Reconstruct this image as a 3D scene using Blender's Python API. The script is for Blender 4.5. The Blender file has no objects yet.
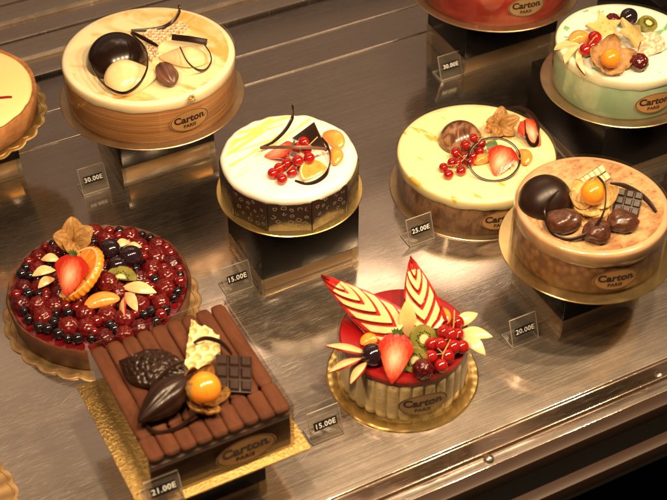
import bpy, bmesh, math, random
from mathutils import Vector, Matrix, Euler, noise
R = math.radians
PI = math.pi
random.seed(11)
scene = bpy.context.scene
COL = scene.collection

# ------------------------------------------------------------------ camera
EL = R(42.5); FPX = 1400.0; DIST = 1.5; TH = R(27.5)
CAM = Vector((0, -DIST*math.cos(EL), DIST*math.sin(EL)))
FW = Vector((0, math.cos(EL), -math.sin(EL))); UP = Vector((0, math.sin(EL), math.cos(EL)))

def at(u, v, z=0.0):
    """point of the photograph -> world point at height z"""
    d = FW*FPX + Vector((1, 0, 0))*(u-333.5) + UP*(250-v)
    t = (z-CAM.z)/d.z
    return CAM + d*t

def proj(p):
    r = Vector(p)-CAM
    w = r.dot(FW)
    return 333.5+FPX*r.x/w, 250-FPX*r.dot(UP)/w

def shelf_pt(a, b, z=0.0):
    return Vector((a*math.cos(TH)-b*math.sin(TH), a*math.sin(TH)+b*math.cos(TH), z))

# ------------------------------------------------------------------ materials
class NT:
    def __init__(s, name):
        s.m = bpy.data.materials.new(name); s.m.use_nodes = True
        s.t = s.m.node_tree; s.t.nodes.clear()
        s.out = s.n('ShaderNodeOutputMaterial')
    def n(s, typ, **kw):
        x = s.t.nodes.new(typ)
        for k, v in kw.items():
            if k in x.inputs: x.inputs[k].default_value = v
            else: setattr(x, k, v)
        return x
    def l(s, a, b): s.t.links.new(a, b)
    def coords(s, scale=(1, 1, 1), rot=(0, 0, 0), kind='Object'):
        tc = s.n('ShaderNodeTexCoord'); mp = s.n('ShaderNodeMapping'); v = tc.outputs[kind]
        if rot != (0, 0, 0):
            m0 = s.n('ShaderNodeMapping'); m0.inputs['Rotation'].default_value = rot
            s.l(v, m0.inputs['Vector']); v = m0.outputs['Vector']
        mp.inputs['Scale'].default_value = scale
        s.l(v, mp.inputs['Vector']); return mp.outputs['Vector']
    def ramp(s, fac, stops, interp='LINEAR'):
        r = s.n('ShaderNodeValToRGB'); cr = r.color_ramp; cr.interpolation = interp
        while len(cr.elements) < len(stops): cr.elements.new(0.5)
        for e, (p, c) in zip(cr.elements, stops):
            e.position = p; e.color = (c[0], c[1], c[2], 1) if hasattr(c, '__len__') else (c, c, c, 1)
        s.l(fac, r.inputs['Fac']); return r.outputs['Color']
    def mix(s, fac, a, b, mode='MIX'):
        x = s.n('ShaderNodeMix', data_type='RGBA', blend_type=mode)
        for i, v in ((0, fac), (6, a), (7, b)):
            if hasattr(v, 'links') or isinstance(v, bpy.types.NodeSocket): s.l(v, x.inputs[i])
            else: x.inputs[i].default_value = v if i == 0 else (v[0], v[1], v[2], 1)
        return x.outputs[2]
    def noise(s, vec, scale, detail=4, rough=.55, dist=0):
        x = s.n('ShaderNodeTexNoise', Scale=scale, Detail=detail, Roughness=rough, Distortion=dist)
        s.l(vec, x.inputs['Vector']); return x.outputs['Fac']
    def voro(s, vec, scale, feature='F1', out='Distance', rnd=1.0):
        x = s.n('ShaderNodeTexVoronoi', feature=feature, Scale=scale, Randomness=rnd)
        s.l(vec, x.inputs['Vector']); return x.outputs[out]
    def math(s, op, a, b=None):
        x = s.n('ShaderNodeMath', operation=op)
        for i, v in enumerate((a, b)):
            if v is None: continue
            if isinstance(v, bpy.types.NodeSocket): s.l(v, x.inputs[i])
            else: x.inputs[i].default_value = v
        return x.outputs[0]
    def bump(s, h, strength=.3, dist=.001, prev=None):
        b = s.n('ShaderNodeBump', Strength=strength, Distance=dist); s.l(h, b.inputs['Height'])
        if prev is not None: s.l(prev, b.inputs['Normal'])
        return b.outputs['Normal']
    def bsdf(s, color, rough=.5, metal=0, coat=0, spec=.5, sss=0, normal=None, sssr=(1, .4, .2), sscale=.003, trans=0, coatr=.05):
        b = s.n('ShaderNodeBsdfPrincipled')
        for k, v in (('Base Color', color), ('Roughness', rough), ('Metallic', metal)):
            if isinstance(v, bpy.types.NodeSocket): s.l(v, b.inputs[k])
            elif k == 'Base Color': b.inputs[k].default_value = (v[0], v[1], v[2], 1)
            else: b.inputs[k].default_value = v
        b.inputs['Coat Weight'].default_value = coat; b.inputs['Coat Roughness'].default_value = coatr
        b.inputs['Specular IOR Level'].default_value = spec
        b.inputs['Transmission Weight'].default_value = trans
        if sss:
            b.inputs['Subsurface Weight'].default_value = sss; b.inputs['Subsurface Radius'].default_value = sssr
            b.inputs['Subsurface Scale'].default_value = sscale
        if normal is not None: s.l(normal, b.inputs['Normal'])
        s.l(b.outputs[0], s.out.inputs['Surface']); return b

def mat(name, stops, scale=40, detail=4, stretch=(1, 1, 1), rough=.5, metal=0, coat=0, spec=.5,
        bump=0, bscale=300, bdist=.001, sss=0, dist=0, trans=0, bstretch=None, sscale=.003, coatr=.05):
    t = NT(name); v = t.coords(stretch)
    f = t.noise(v, scale, detail, dist=dist)
    if not hasattr(stops[0], '__len__'): stops = [(.3, tuple(c*.85 for c in stops)), (.7, tuple(min(1, c*1.12) for c in stops))]
    c = t.ramp(f, stops)
    nrm = None
    if bump:
        nrm = t.bump(t.noise(t.coords(bstretch or (1, 1, 1)), bscale, 3), bump, bdist)
    t.bsdf(c, rough, metal, coat, spec, sss, nrm, trans=trans, sscale=sscale, coatr=coatr)
    return t.m

def steel_mat(name, base=(.62, .535, .465), r0=.0, bumpk=1.0):
    t = NT(name)
    fine = t.noise(t.coords((2.5, 900, 1)), 2.0, 3, .6)          # brushing along the shelf
    broad = t.noise(t.coords((1.0, 9, 1)), 3.0, 4, .6)
    def scratches(ang, k, lo, hi):
        return t.ramp(t.noise(t.coords((12, 620, 1), (0, 0, R(ang))), k, 3, .6), [(lo, 0), (hi, 1)])
    sc = t.math('MAXIMUM', scratches(-4, 3.0, .61, .70), scratches(13, 2.6, .63, .71))
    sc = t.math('MAXIMUM', sc, scratches(-31, 2.2, .65, .73))
    smudge = t.ramp(t.noise(t.coords((1, 1.4, 1)), 9.0, 5, .6), [(.4, 0), (.7, 1)])
    streak = t.ramp(t.noise(t.coords((1.6, 330, 1)), 2.0, 4, .65), [(.3, 0), (.72, 1)])
    broad = t.math('ADD', t.math('MULTIPLY', broad, .6), t.math('MULTIPLY', streak, .4))
    col = t.mix(broad, tuple(c*.76 for c in base), tuple(min(1, c*1.12) for c in base))
    rr = t.math('ADD', t.math('MULTIPLY', smudge, .07), t.math('MULTIPLY', fine, .08))
    rr = t.math('ADD', t.math('ADD', rr, t.math('MULTIPLY', sc, .10)), .03+r0)
    b = t.bsdf(col, rr, 1.0, normal=t.bump(t.math('ADD', fine, sc),   .05*bumpk, .0003))
    g = t.n('ShaderNodeBsdfPrincipled', Metallic=1.0)
    g.inputs['Roughness'].default_value = .5
    t.l(col, g.inputs['Base Color']); t.l(t.bump(t.math('ADD', fine, sc), .3*bumpk, .0004), g.inputs['Normal'])
    ms = t.n('ShaderNodeMixShader')
    fac = t.math('ADD', t.math('MULTIPLY', sc, .26), t.math('ADD', t.math('MULTIPLY', smudge, .12), t.math('ADD', t.math('MULTIPLY', streak, .16), .12)))
    t.l(fac, ms.inputs[0]); t.l(b.outputs[0], ms.inputs[1]); t.l(g.outputs[0], ms.inputs[2])
    t.l(ms.outputs[0], t.out.inputs['Surface'])
    return t.m

def clear_mat(name, tint=(.97, .95, .92), f0=.05, f1=.75, power=3.0, rough=.03, haze=0.0):
    t = NT(name)
    lw = t.n('ShaderNodeLayerWeight', Blend=.5)
    f = t.math('ADD', t.math('MULTIPLY', t.math('POWER', lw.outputs['Facing'], power), f1), f0)
    tr = t.n('ShaderNodeBsdfTransparent'); tr.inputs['Color'].default_value = (*tint, 1)
    gl = t.n('ShaderNodeBsdfGlossy', Roughness=rough); gl.inputs['Color'].default_value = (1, 1, 1, 1)
    first = tr.outputs[0]
    if haze:
        df = t.n('ShaderNodeBsdfDiffuse'); df.inputs['Color'].default_value = (.8, .76, .7, 1)
        m0 = t.n('ShaderNodeMixShader'); m0.inputs[0].default_value = haze
        t.l(tr.outputs[0], m0.inputs[1]); t.l(df.outputs[0], m0.inputs[2]); first = m0.outputs[0]
    ms = t.n('ShaderNodeMixShader'); t.l(f, ms.inputs[0]); t.l(first, ms.inputs[1]); t.l(gl.outputs[0], ms.inputs[2])
    t.l(ms.outputs[0], t.out.inputs['Surface']); return t.m

def strawberry_skin():
    t = NT('strawberry_skin'); v = t.coords((1, .6, 1))
    d = t.voro(v, 330)
    c = t.ramp(d, [(.0, (.75, .45, .12)), (.16, (.62, .3, .06)), (.24, (.34, .012, .008)), (1, (.46, .025, .014))])
    t.bsdf(c, .18, coat=.8, normal=t.bump(d, .5, .001)); return t.m

def strawberry_cut():
    t = NT('strawberry_flesh')
    tc = t.n('ShaderNodeTexCoord'); mp = t.n('ShaderNodeMapping'); mp.inputs['Scale'].default_value = (68, 48, 0)
    t.l(tc.outputs['Object'], mp.inputs['Vector'])
    ln = t.n('ShaderNodeVectorMath', operation='LENGTH'); t.l(mp.outputs[0], ln.inputs[0])
    nz = t.noise(t.coords((1, .35, 1)), 420, 3)
    f = t.math('ADD', ln.outputs['Value'], t.math('MULTIPLY', t.math('SUBTRACT', nz, .5), .55))
    c = t.ramp(f, [(0, (.86, .55, .38)), (.3, (.80, .38, .24)), (.62, (.66, .13, .06)), (.92, (.46, .025, .012))])
    t.bsdf(c, .2, coat=.7, normal=t.bump(nz, .35, .001)); return t.m

def steps_mat(name, cols, scale, stretch, rough=.5, coat=0, bump=0, dist=0.0, detail=4, tex='noise', coords='Object', blur=.1):
    t = NT(name); v = t.coords(stretch, kind=coords)
    f = t.noise(v, scale, detail, .6, dist) if tex == 'noise' else t.voro(v, scale)
    n = len(cols); st = [(.3+.4*i/max(1, n-1), c) for i, c in enumerate(cols)]
    c = t.ramp(f, st)
    t.bsdf(c, rough, coat=coat, normal=t.bump(f, bump, .001) if bump else None); return t.m

def marble_top(name, base, vein, vein2, scale=14, thr=(.5, .62), rough=.28, coat=.4, stretch=(1, 2.2, 1), rot=(0, 0, .6), fleck=None, thr2=None):
    t = NT(name)
    f = t.noise(t.coords(stretch, rot), scale, 5, .55, 1.6)
    m = t.ramp(f, [(thr[0], 0), (thr[1], 1)])
    c = t.mix(m, base, vein)
    f2 = t.noise(t.coords((1, 1, 1), (0, 0, 1.3)), scale*2.3, 4, .6, 1.0)
    t2 = thr2 or (thr[1], thr[1]+.12)
    c = t.mix(t.ramp(f2, [(t2[0], 0), (t2[1], .85)]), c, vein2)
    if fleck:
        d = t.noise(t.coords((1, 2.5, 1), (0, 0, .9)), fleck[0], 3, .5)
        c = t.mix(t.ramp(d, [(fleck[1], 0), (fleck[1]+.05, 1)]), c, fleck[2])
    t.bsdf(c, rough, coat=coat, coatr=.12, normal=t.bump(t.noise(t.coords(), 60, 3), .15, .001)); return t.m

M = {}
M['steel'] = steel_mat('brushed_steel')
M['steel_trim'] = steel_mat('polished_steel', (.64, .55, .46), .03)
M['steel_dark'] = steel_mat('dull_steel', (.34, .25, .19), .05)
M['rail'] = mat('copper_paint', (.042, .024, .017), 12, rough=.42, metal=.1, bump=.05, stretch=(1, 20, 20), spec=.3)
M['black_void'] = mat('gap_shade_black', (.0022, .0018, .0017), 30, rough=.8, spec=.05)  # near-black colour stands in for deep shade in the gaps and below the rails
M['floor'] = mat('dark_floor', [(.3, (.008, .006, .005)), (.7, (.02, .014, .011))], 25, rough=.8)
M['black_box'] = mat('black_lacquer', (.006, .005, .005), 20, rough=.2, coat=.0, spec=.14, bump=.03, bscale=30)
M['clear'] = clear_mat('clear_acrylic', (.95, .93, .89), .06, .7, 2.5, .04, .03)
M['edge'] = mat('acrylic_cut_edge', (.42, .38, .33), 40, rough=.25)
M['acry_base'] = clear_mat('yellowed_acrylic', (.90, .84, .68), .06, .45, 2.6, .05, .03)
M['film'] = clear_mat('clear_film', (.985, .97, .94), .02, .5, 4.0, .06)
def gold(name, c, rough, bump, bs, bd=.001):
    t = NT(name); f = t.noise(t.coords(), bs, 4, .6)
    col = t.ramp(t.noise(t.coords(), 30, 3), [(.3, tuple(x*.8 for x in c)), (.7, c)])
    t.bsdf(col, t.math('ADD', t.math('MULTIPLY', f, .2), rough-.1), .92, normal=t.bump(f, bump, bd)); return t.m
M['film_box'] = clear_mat('glossy_box_film', (.97, .95, .92), .07, .5, 3.0, .03)
M['gold'] = gold('gold_foil', (.86, .60, .22), .24, .06, 90)
M['gold_crinkled'] = gold('crinkled_gold_foil', (.56, .37, .13), .32, 1.0, 400, .0016)
M['gold_dull'] = gold('tan_gold_card', (.72, .47, .22), .42, .2, 150)
M['gold_liner'] = gold('dark_gold_liner', (.34, .24, .11), .34, .3, 60)
M['gold_olive'] = gold('olive_gold_card', (.60, .43, .19), .2, .06, 60)
M['gold_pale'] = gold('pale_gold_card', (.62, .44, .26), .3, .15, 90)
M['choc'] = mat('dark_chocolate', [(.3, (.013, .0052, .003)), (.7, (.026, .0105, .006))], 60, rough=.3, coat=.0, spec=.4, bump=.08, bscale=200)
M['choc_matte'] = mat('matte_dark_chocolate', [(.3, (.018, .008, .0055)), (.7, (.034, .015, .010))], 90, spec=.35, rough=.4, bump=.15, bscale=400)
M['choc_dome'] = mat('glossy_chocolate_shell', [(.3, (.009, .0035, .0022)), (.7, (.016, .006, .0036))], 40, rough=.22, coat=.25, bump=.05, bscale=120, coatr=.15)
M['choc_bronze'] = mat('bronzed_chocolate', [(.35, (.06, .022, .012)), (.5, (.16, .065, .03)), (.62, (.34, .18, .10))], 45, dist=1.5, rough=.22, coat=.5, stretch=(1, 2, 1))
M['choc_satin'] = mat('satin_chocolate_shell', [(.3, (.010, .004, .0028)), (.7, (.018, .007, .0045))], 40, rough=.36, spec=.4, bump=.06, bscale=120)
M['choc_panel'] = mat('black_chocolate_panel', [(.3, (.012, .006, .004)), (.7, (.022, .010, .007))], 60, rough=.38, bump=.1)
M['choc_milk'] = mat('milk_chocolate', [(.3, (.09, .038, .024)), (.7, (.17, .075, .05))], 60, rough=.35, bump=.1)
M['roll'] = mat('cocoa_dusted_chocolate', [(.28, (.060, .0185, .008)), (.72, (.105, .034, .0145))], 130, spec=.2, rough=.75, bump=.35, bscale=700, stretch=(1, .3, 1))
M['choc_side'] = steps_mat('layered_chocolate_sponge', [(.03, .013, .008), (.07, .03, .016), (.15, .065, .03)], 22, (1, 1, 5), .45, bump=.3)
M['white_choc'] = mat('white_chocolate', [(.3, (.70, .56, .27)), (.7, (.80, .68, .38))], 70, rough=.4, bump=.1)
M['nougat'] = mat('cream_honeycomb', [(.3, (.68, .50, .32)), (.7, (.82, .66, .46))], 200, rough=.5, bump=.3)
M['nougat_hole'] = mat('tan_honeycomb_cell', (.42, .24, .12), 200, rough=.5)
M['white_hole_shade'] = mat('shaded_honeycomb_cell', [(.3, (.46, .36, .14)), (.7, (.54, .43, .2))], 70, rough=.4)  # darker copy of the white chocolate, shade painted into its dimples
M['pear'] = mat('poached_pear', [(.3, (.80, .56, .27)), (.7, (.87, .66, .38))], 60, rough=.2, coat=.6, bump=.12, bscale=220)
M['straw_skin'] = strawberry_skin(); M['straw_cut'] = strawberry_cut()
M['currant'] = mat('redcurrant_skin', [(.3, (.20, .005, .006)), (.7, (.36, .010, .008))], 90, rough=.1, coat=.6, sss=.12, sscale=.003)
M['currant_tip'] = mat('dry_calyx', (.07, .03, .015), 200, rough=.7)
M['stem'] = mat('green_stem', (.42, .27, .08), 200, rough=.5)
M['leaf_green'] = mat('green_leaf', [(.3, (.05, .10, .02)), (.7, (.12, .2, .05))], 200, rough=.45)
M['cape'] = mat('physalis_berry_skin', [(.3, (.75, .22, .015)), (.7, (.85, .31, .03))], 60, rough=.18, coat=.6, sss=.2, sscale=.004)
def husk_mat(name, c0, c1, vein):
    t = NT(name)
    f = t.noise(t.coords((1, 1, 1)), 150, 4)
    c = t.ramp(f, [(.3, c0), (.7, c1)])
    w = t.voro(t.coords((1, 1, .35)), 260, 'DISTANCE_TO_EDGE')
    c = t.mix(t.ramp(w, [(.015, .45), (.06, 0)]), c, vein)
    d = t.n('ShaderNodeBsdfPrincipled', Roughness=.45); t.l(c, d.inputs['Base Color'])
    nb = t.bump(t.math('ADD', w, f), .25, .001); t.l(nb, d.inputs['Normal'])
    tr = t.n('ShaderNodeBsdfTranslucent'); t.l(c, tr.inputs['Color'])
    ms = t.n('ShaderNodeMixShader'); ms.inputs[0].default_value = .35
    t.l(d.outputs[0], ms.inputs[1]); t.l(tr.outputs[0], ms.inputs[2]); t.l(ms.outputs[0], t.out.inputs['Surface']); return t.m
M['husk'] = husk_mat('papery_husk', (.40, .20, .05), (.62, .36, .12), (.26, .11, .03))
M['husk_vein'] = mat('brown_husk_vein', (.22, .095, .028), 150, rough=.6)
M['husk_pale'] = husk_mat('pale_husk', (.66, .46, .17), (.80, .62, .28), (.5, .3, .1))
M['husk_tan'] = husk_mat('tan_papery_husk', (.52, .32, .13), (.70, .46, .22), (.38, .2, .07))
M['apple'] = mat('apple_flesh', [(.3, (.66, .43, .19)), (.7, (.78, .56, .30))], 120, rough=.25, coat=.4, bump=.08)
M['apple_skin'] = mat('red_apple_skin', [(.3, (.26, .012, .012)), (.7, (.46, .03, .02))], 90, rough=.15, coat=.8)
M['orange_flesh'] = mat('orange_flesh', [(.3, (.76, .21, .02)), (.7, (.84, .32, .05))], 160, rough=.18, coat=.6, bump=.35, bscale=380)
M['orange_pale'] = mat('glazed_mandarin', [(.3, (.80, .23, .035)), (.7, (.86, .33, .075))], 160, rough=.16, coat=.7, bump=.3, bscale=380)
M['orange_rind'] = mat('orange_rind', [(.3, (.78, .22, .012)), (.7, (.84, .31, .03))], 60, rough=.3, coat=.4, bump=.3, bscale=420)
M['pith'] = mat('citrus_pith', (.86, .6, .3), 90, rough=.4)
M['grape'] = mat('black_grape_skin', [(.3, (.010, .005, .010)), (.7, (.024, .010, .016))], 60, rough=.12, coat=.7)
M['blueberry'] = mat('blueberry_skin', [(.3, (.006, .003, .005)), (.7, (.013, .008, .012))], 90, rough=.13, coat=.5)
M['raspberry'] = mat('raspberry_skin', [(.3, (.055, .003, .004)), (.7, (.17, .008, .007))], 60, rough=.22, coat=.3, sss=.06)
M['raspberry_dark'] = mat('dark_raspberry_skin', [(.3, (.035, .003, .005)), (.7, (.10, .005, .007))], 90, rough=.24, coat=.25)
M['currant_dark'] = mat('glazed_redcurrant_skin', [(.3, (.09, .003, .004)), (.7, (.19, .006, .006))], 90, rough=.1, coat=.9)
M['jelly'] = mat('berry_jelly', [(.3, (.07, .003, .005)), (.7, (.16, .008, .010))], 60, rough=.08, coat=1, bump=.3, bscale=160)
M['red_glaze'] = mat('red_mirror_glaze', (.26, .005, .006), 15, rough=.3, coat=.1, spec=.35)
M['kiwi'] = mat('kiwi_flesh', [(.3, (.13, .13, .025)), (.7, (.26, .23, .05))], 120, rough=.2, coat=.6)
M['kiwi_core'] = mat('kiwi_core', (.62, .58, .28), 120, rough=.25, coat=.5)
M['seed'] = mat('black_seed', (.01, .008, .006), 100, rough=.3)
M['star'] = mat('starfruit_flesh', [(.3, (.50, .36, .12)), (.7, (.66, .50, .22))], 60, rough=.15, coat=.8, bump=.1)
M['sugar'] = mat('sugar_crust', [(.35, (.62, .16, .09)), (.5, (.74, .36, .22)), (.68, (.86, .66, .5))], 260, rough=.25, coat=.5, bump=.9, bscale=600)
M['chestnut'] = mat('candied_chestnut', [(.3, (.035, .012, .007)), (.7, (.10, .032, .016))], 160, rough=.34, coat=.3, bump=.5, bscale=260)
M['crust'] = mat('baked_crust', [(.3, (.30, .115, .035)), (.7, (.50, .23, .085))], 70, rough=.65, bump=.5, bscale=320)
M['crust_dark'] = mat('dark_baked_crust', [(.3, (.055, .017, .008)), (.7, (.16, .055, .020))], 70, rough=.6, bump=.5, bscale=320)
M['label_tan'] = mat('tan_label_paper', (.42, .225, .085), 40, rough=.35, metal=.2, coat=.3)
M['label_dark'] = mat('dark_label_paper', (.33, .21, .10), 40, rough=.35, metal=.2, coat=.3)
M['ink'] = mat('brown_ink', (.022, .012, .010), 40, rough=.4)
M['strip'] = mat('black_price_strip', (.008, .008, .010), 40, rough=.35)
M['digit'] = mat('white_digit', (.8, .78, .74), 40, rough=.4)
M['white_print'] = mat('cocoa_butter_print', (.27, .20, .145), 60, rough=.4)
M['cream_white'] = mat('white_cream', [(.3, (.86, .78, .66)), (.7, (.92, .85, .74))], 30, rough=.35, coat=.15, bump=.15, bscale=90)
M['gold_leaf'] = M['gold_crinkled']

M['c1_top'] = marble_top('caramel_marbled_cream', (.88, .74, .44), (.74, .42, .11), (.88, .76, .50), 9, (.48, .61))
M['c1_rim'] = mat('cream_mousse', [(.3, (.84, .70, .46)), (.7, (.90, .79, .56))], 30, rough=.4)
M['c1_side'] = steps_mat('banded_sponge', [(.28, .115, .04), (.44, .21, .08), (.62, .36, .17)], 9, (1, 1, 62), .5, bump=.15)
def c2_top():
    t = NT('white_mousse_with_yellow_strokes')
    tc = t.n('ShaderNodeTexCoord')
    f = t.noise(t.coords((1, 16, 1), (0, 0, R(-48))), 14, 3, .5)
    f2 = t.noise(t.coords((1, 18, 1), (0, 0, R(-30))), 12, 3, .5)
    sx = t.n('ShaderNodeSeparateXYZ'); t.l(tc.outputs['Object'], sx.inputs[0])
    side = t.math('SUBTRACT', t.math('MULTIPLY', sx.outputs['Y'], 1.0), t.math('MULTIPLY', sx.outputs['X'], 1.1))
    msk = t.ramp(side, [(.008, 0), (.035, 1)])
    s = t.math('MAXIMUM', t.ramp(f, [(.55, 0), (.60, .9)]), t.ramp(f2, [(.58, 0), (.63, .9)]))
    c = t.mix(t.math('MULTIPLY', s, msk), (.88, .82, .71), (.86, .66, .09))
    t.bsdf(c, .35, coat=.2, normal=t.bump(t.noise(t.coords(), 70, 3), .2, .001)); return t.m
M['c2_top'] = c2_top()
M['c3_top'] = marble_top('lemon_yellow_glaze', (.88, .76, .40), (.89, .79, .45), (.80, .56, .14), 12, (.55, .7), fleck=(30, .61, (.72, .44, .08)))
M['c3_side'] = steps_mat('crunchy_cocoa_crust', [(.05, .024, .014), (.17, .08, .042), (.38, .21, .11), (.13, .062, .034)], 85, (1, 1, .5), .6, bump=.9, detail=7)
def c4_top():
    t = NT('coffee_glaze_with_cocoa_brush')
    tc = t.n('ShaderNodeTexCoord'); ln = t.n('ShaderNodeVectorMath', operation='LENGTH'); t.l(tc.outputs['Object'], ln.inputs[0])
    r = t.math('MULTIPLY', ln.outputs['Value'], 13.0)
    f = t.noise(t.coords((1, 1.7, 1), (0, 0, -.7)), 60, 7, .75)
    f2 = t.noise(t.coords(), 16, 3, .5)
    k = t.math('ADD', t.math('MULTIPLY', r, .28), t.math('MULTIPLY', f, .75))
    k = t.math('ADD', k, t.math('MULTIPLY', f2, .45))
    m = t.ramp(k, [(.80, 0), (1.0, 1)])
    sp = t.ramp(t.noise(t.coords(), 190, 3, .6), [(.62, 0), (.68, .9)])
    c = t.mix(m, (.50, .315, .155), (.26, .120, .050))
    c = t.mix(sp, c, (.22, .075, .03))
    t.bsdf(c, .25, coat=.5, coatr=.1, normal=t.bump(f, .1, .001)); return t.m
M['c4_top'] = c4_top()
M['c4_rim'] = mat('coffee_glaze', [(.35, (.42, .26, .14)), (.65, (.52, .33, .18))], 40, rough=.25, coat=.5)
def c4_side():
    t = NT('spotted_cocoa_sponge')
    d = t.voro(t.coords((1, 1, .8)), 150)
    nz = t.noise(t.coords(), 20, 4)
    c = t.ramp(t.math('ADD', d, t.math('MULTIPLY', nz, .5)), [(.40, (.42, .22, .10)), (.62, (.34, .165, .072)), (.95, (.20, .088, .04))])
    t.bsdf(c, .5); return t.m
M['c4_side'] = c4_side()
M['c5_top'] = marble_top('white_glaze_with_green_smears', (.84, .85, .70), (.86, .86, .70), (.08, .36, .10), 12, (.47, .535), stretch=(1, 1.5, 1), thr2=(.565, .61))
M['c5_rim'] = mat('pale_green_mousse', [(.3, (.72, .75, .56)), (.7, (.80, .82, .66))], 40, rough=.35, coat=.3)
M['c5_side'] = steps_mat('green_mottled_sponge', [(.27, .47, .30), (.38, .56, .39), (.54, .66, .49)], 30, (1, 1, 1), .5, detail=6)
M['c6_side'] = steps_mat('red_fruit_sponge', [(.20, .010, .010), (.30, .022, .018), (.44, .085, .06)], 16, (1, 1, 2.5), .4, coat=.3, dist=1.2)
M['c6_top'] = mat('red_fruit_glaze', (.55, .02, .018), 20, rough=.15, coat=.6)
M['finger'] = mat('ladyfinger_sponge', [(.3, (.80, .60, .30)), (.7, (.90, .75, .45))], 60, rough=.7, bump=.4, bscale=320)
M['finger_glaze'] = mat('berry_stained_sponge', (.2, .012, .02), 60, rough=.2, coat=.5)
M['lemon'] = mat('lemon_glaze', [(.3, (.88, .74, .30)), (.7, (.90, .80, .38))], 14, rough=.15, coat=.7)
M['apricot'] = mat('orange_tart_glaze', (.45, .18, .055), 40, rough=.2, coat=.6, bump=.2)
M['chocolate_cake_dark'] = mat('dark_cake', [(.3, (.02, .011, .008)), (.7, (.06, .03, .02))], 90, rough=.4, bump=.6, bscale=180)

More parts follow.
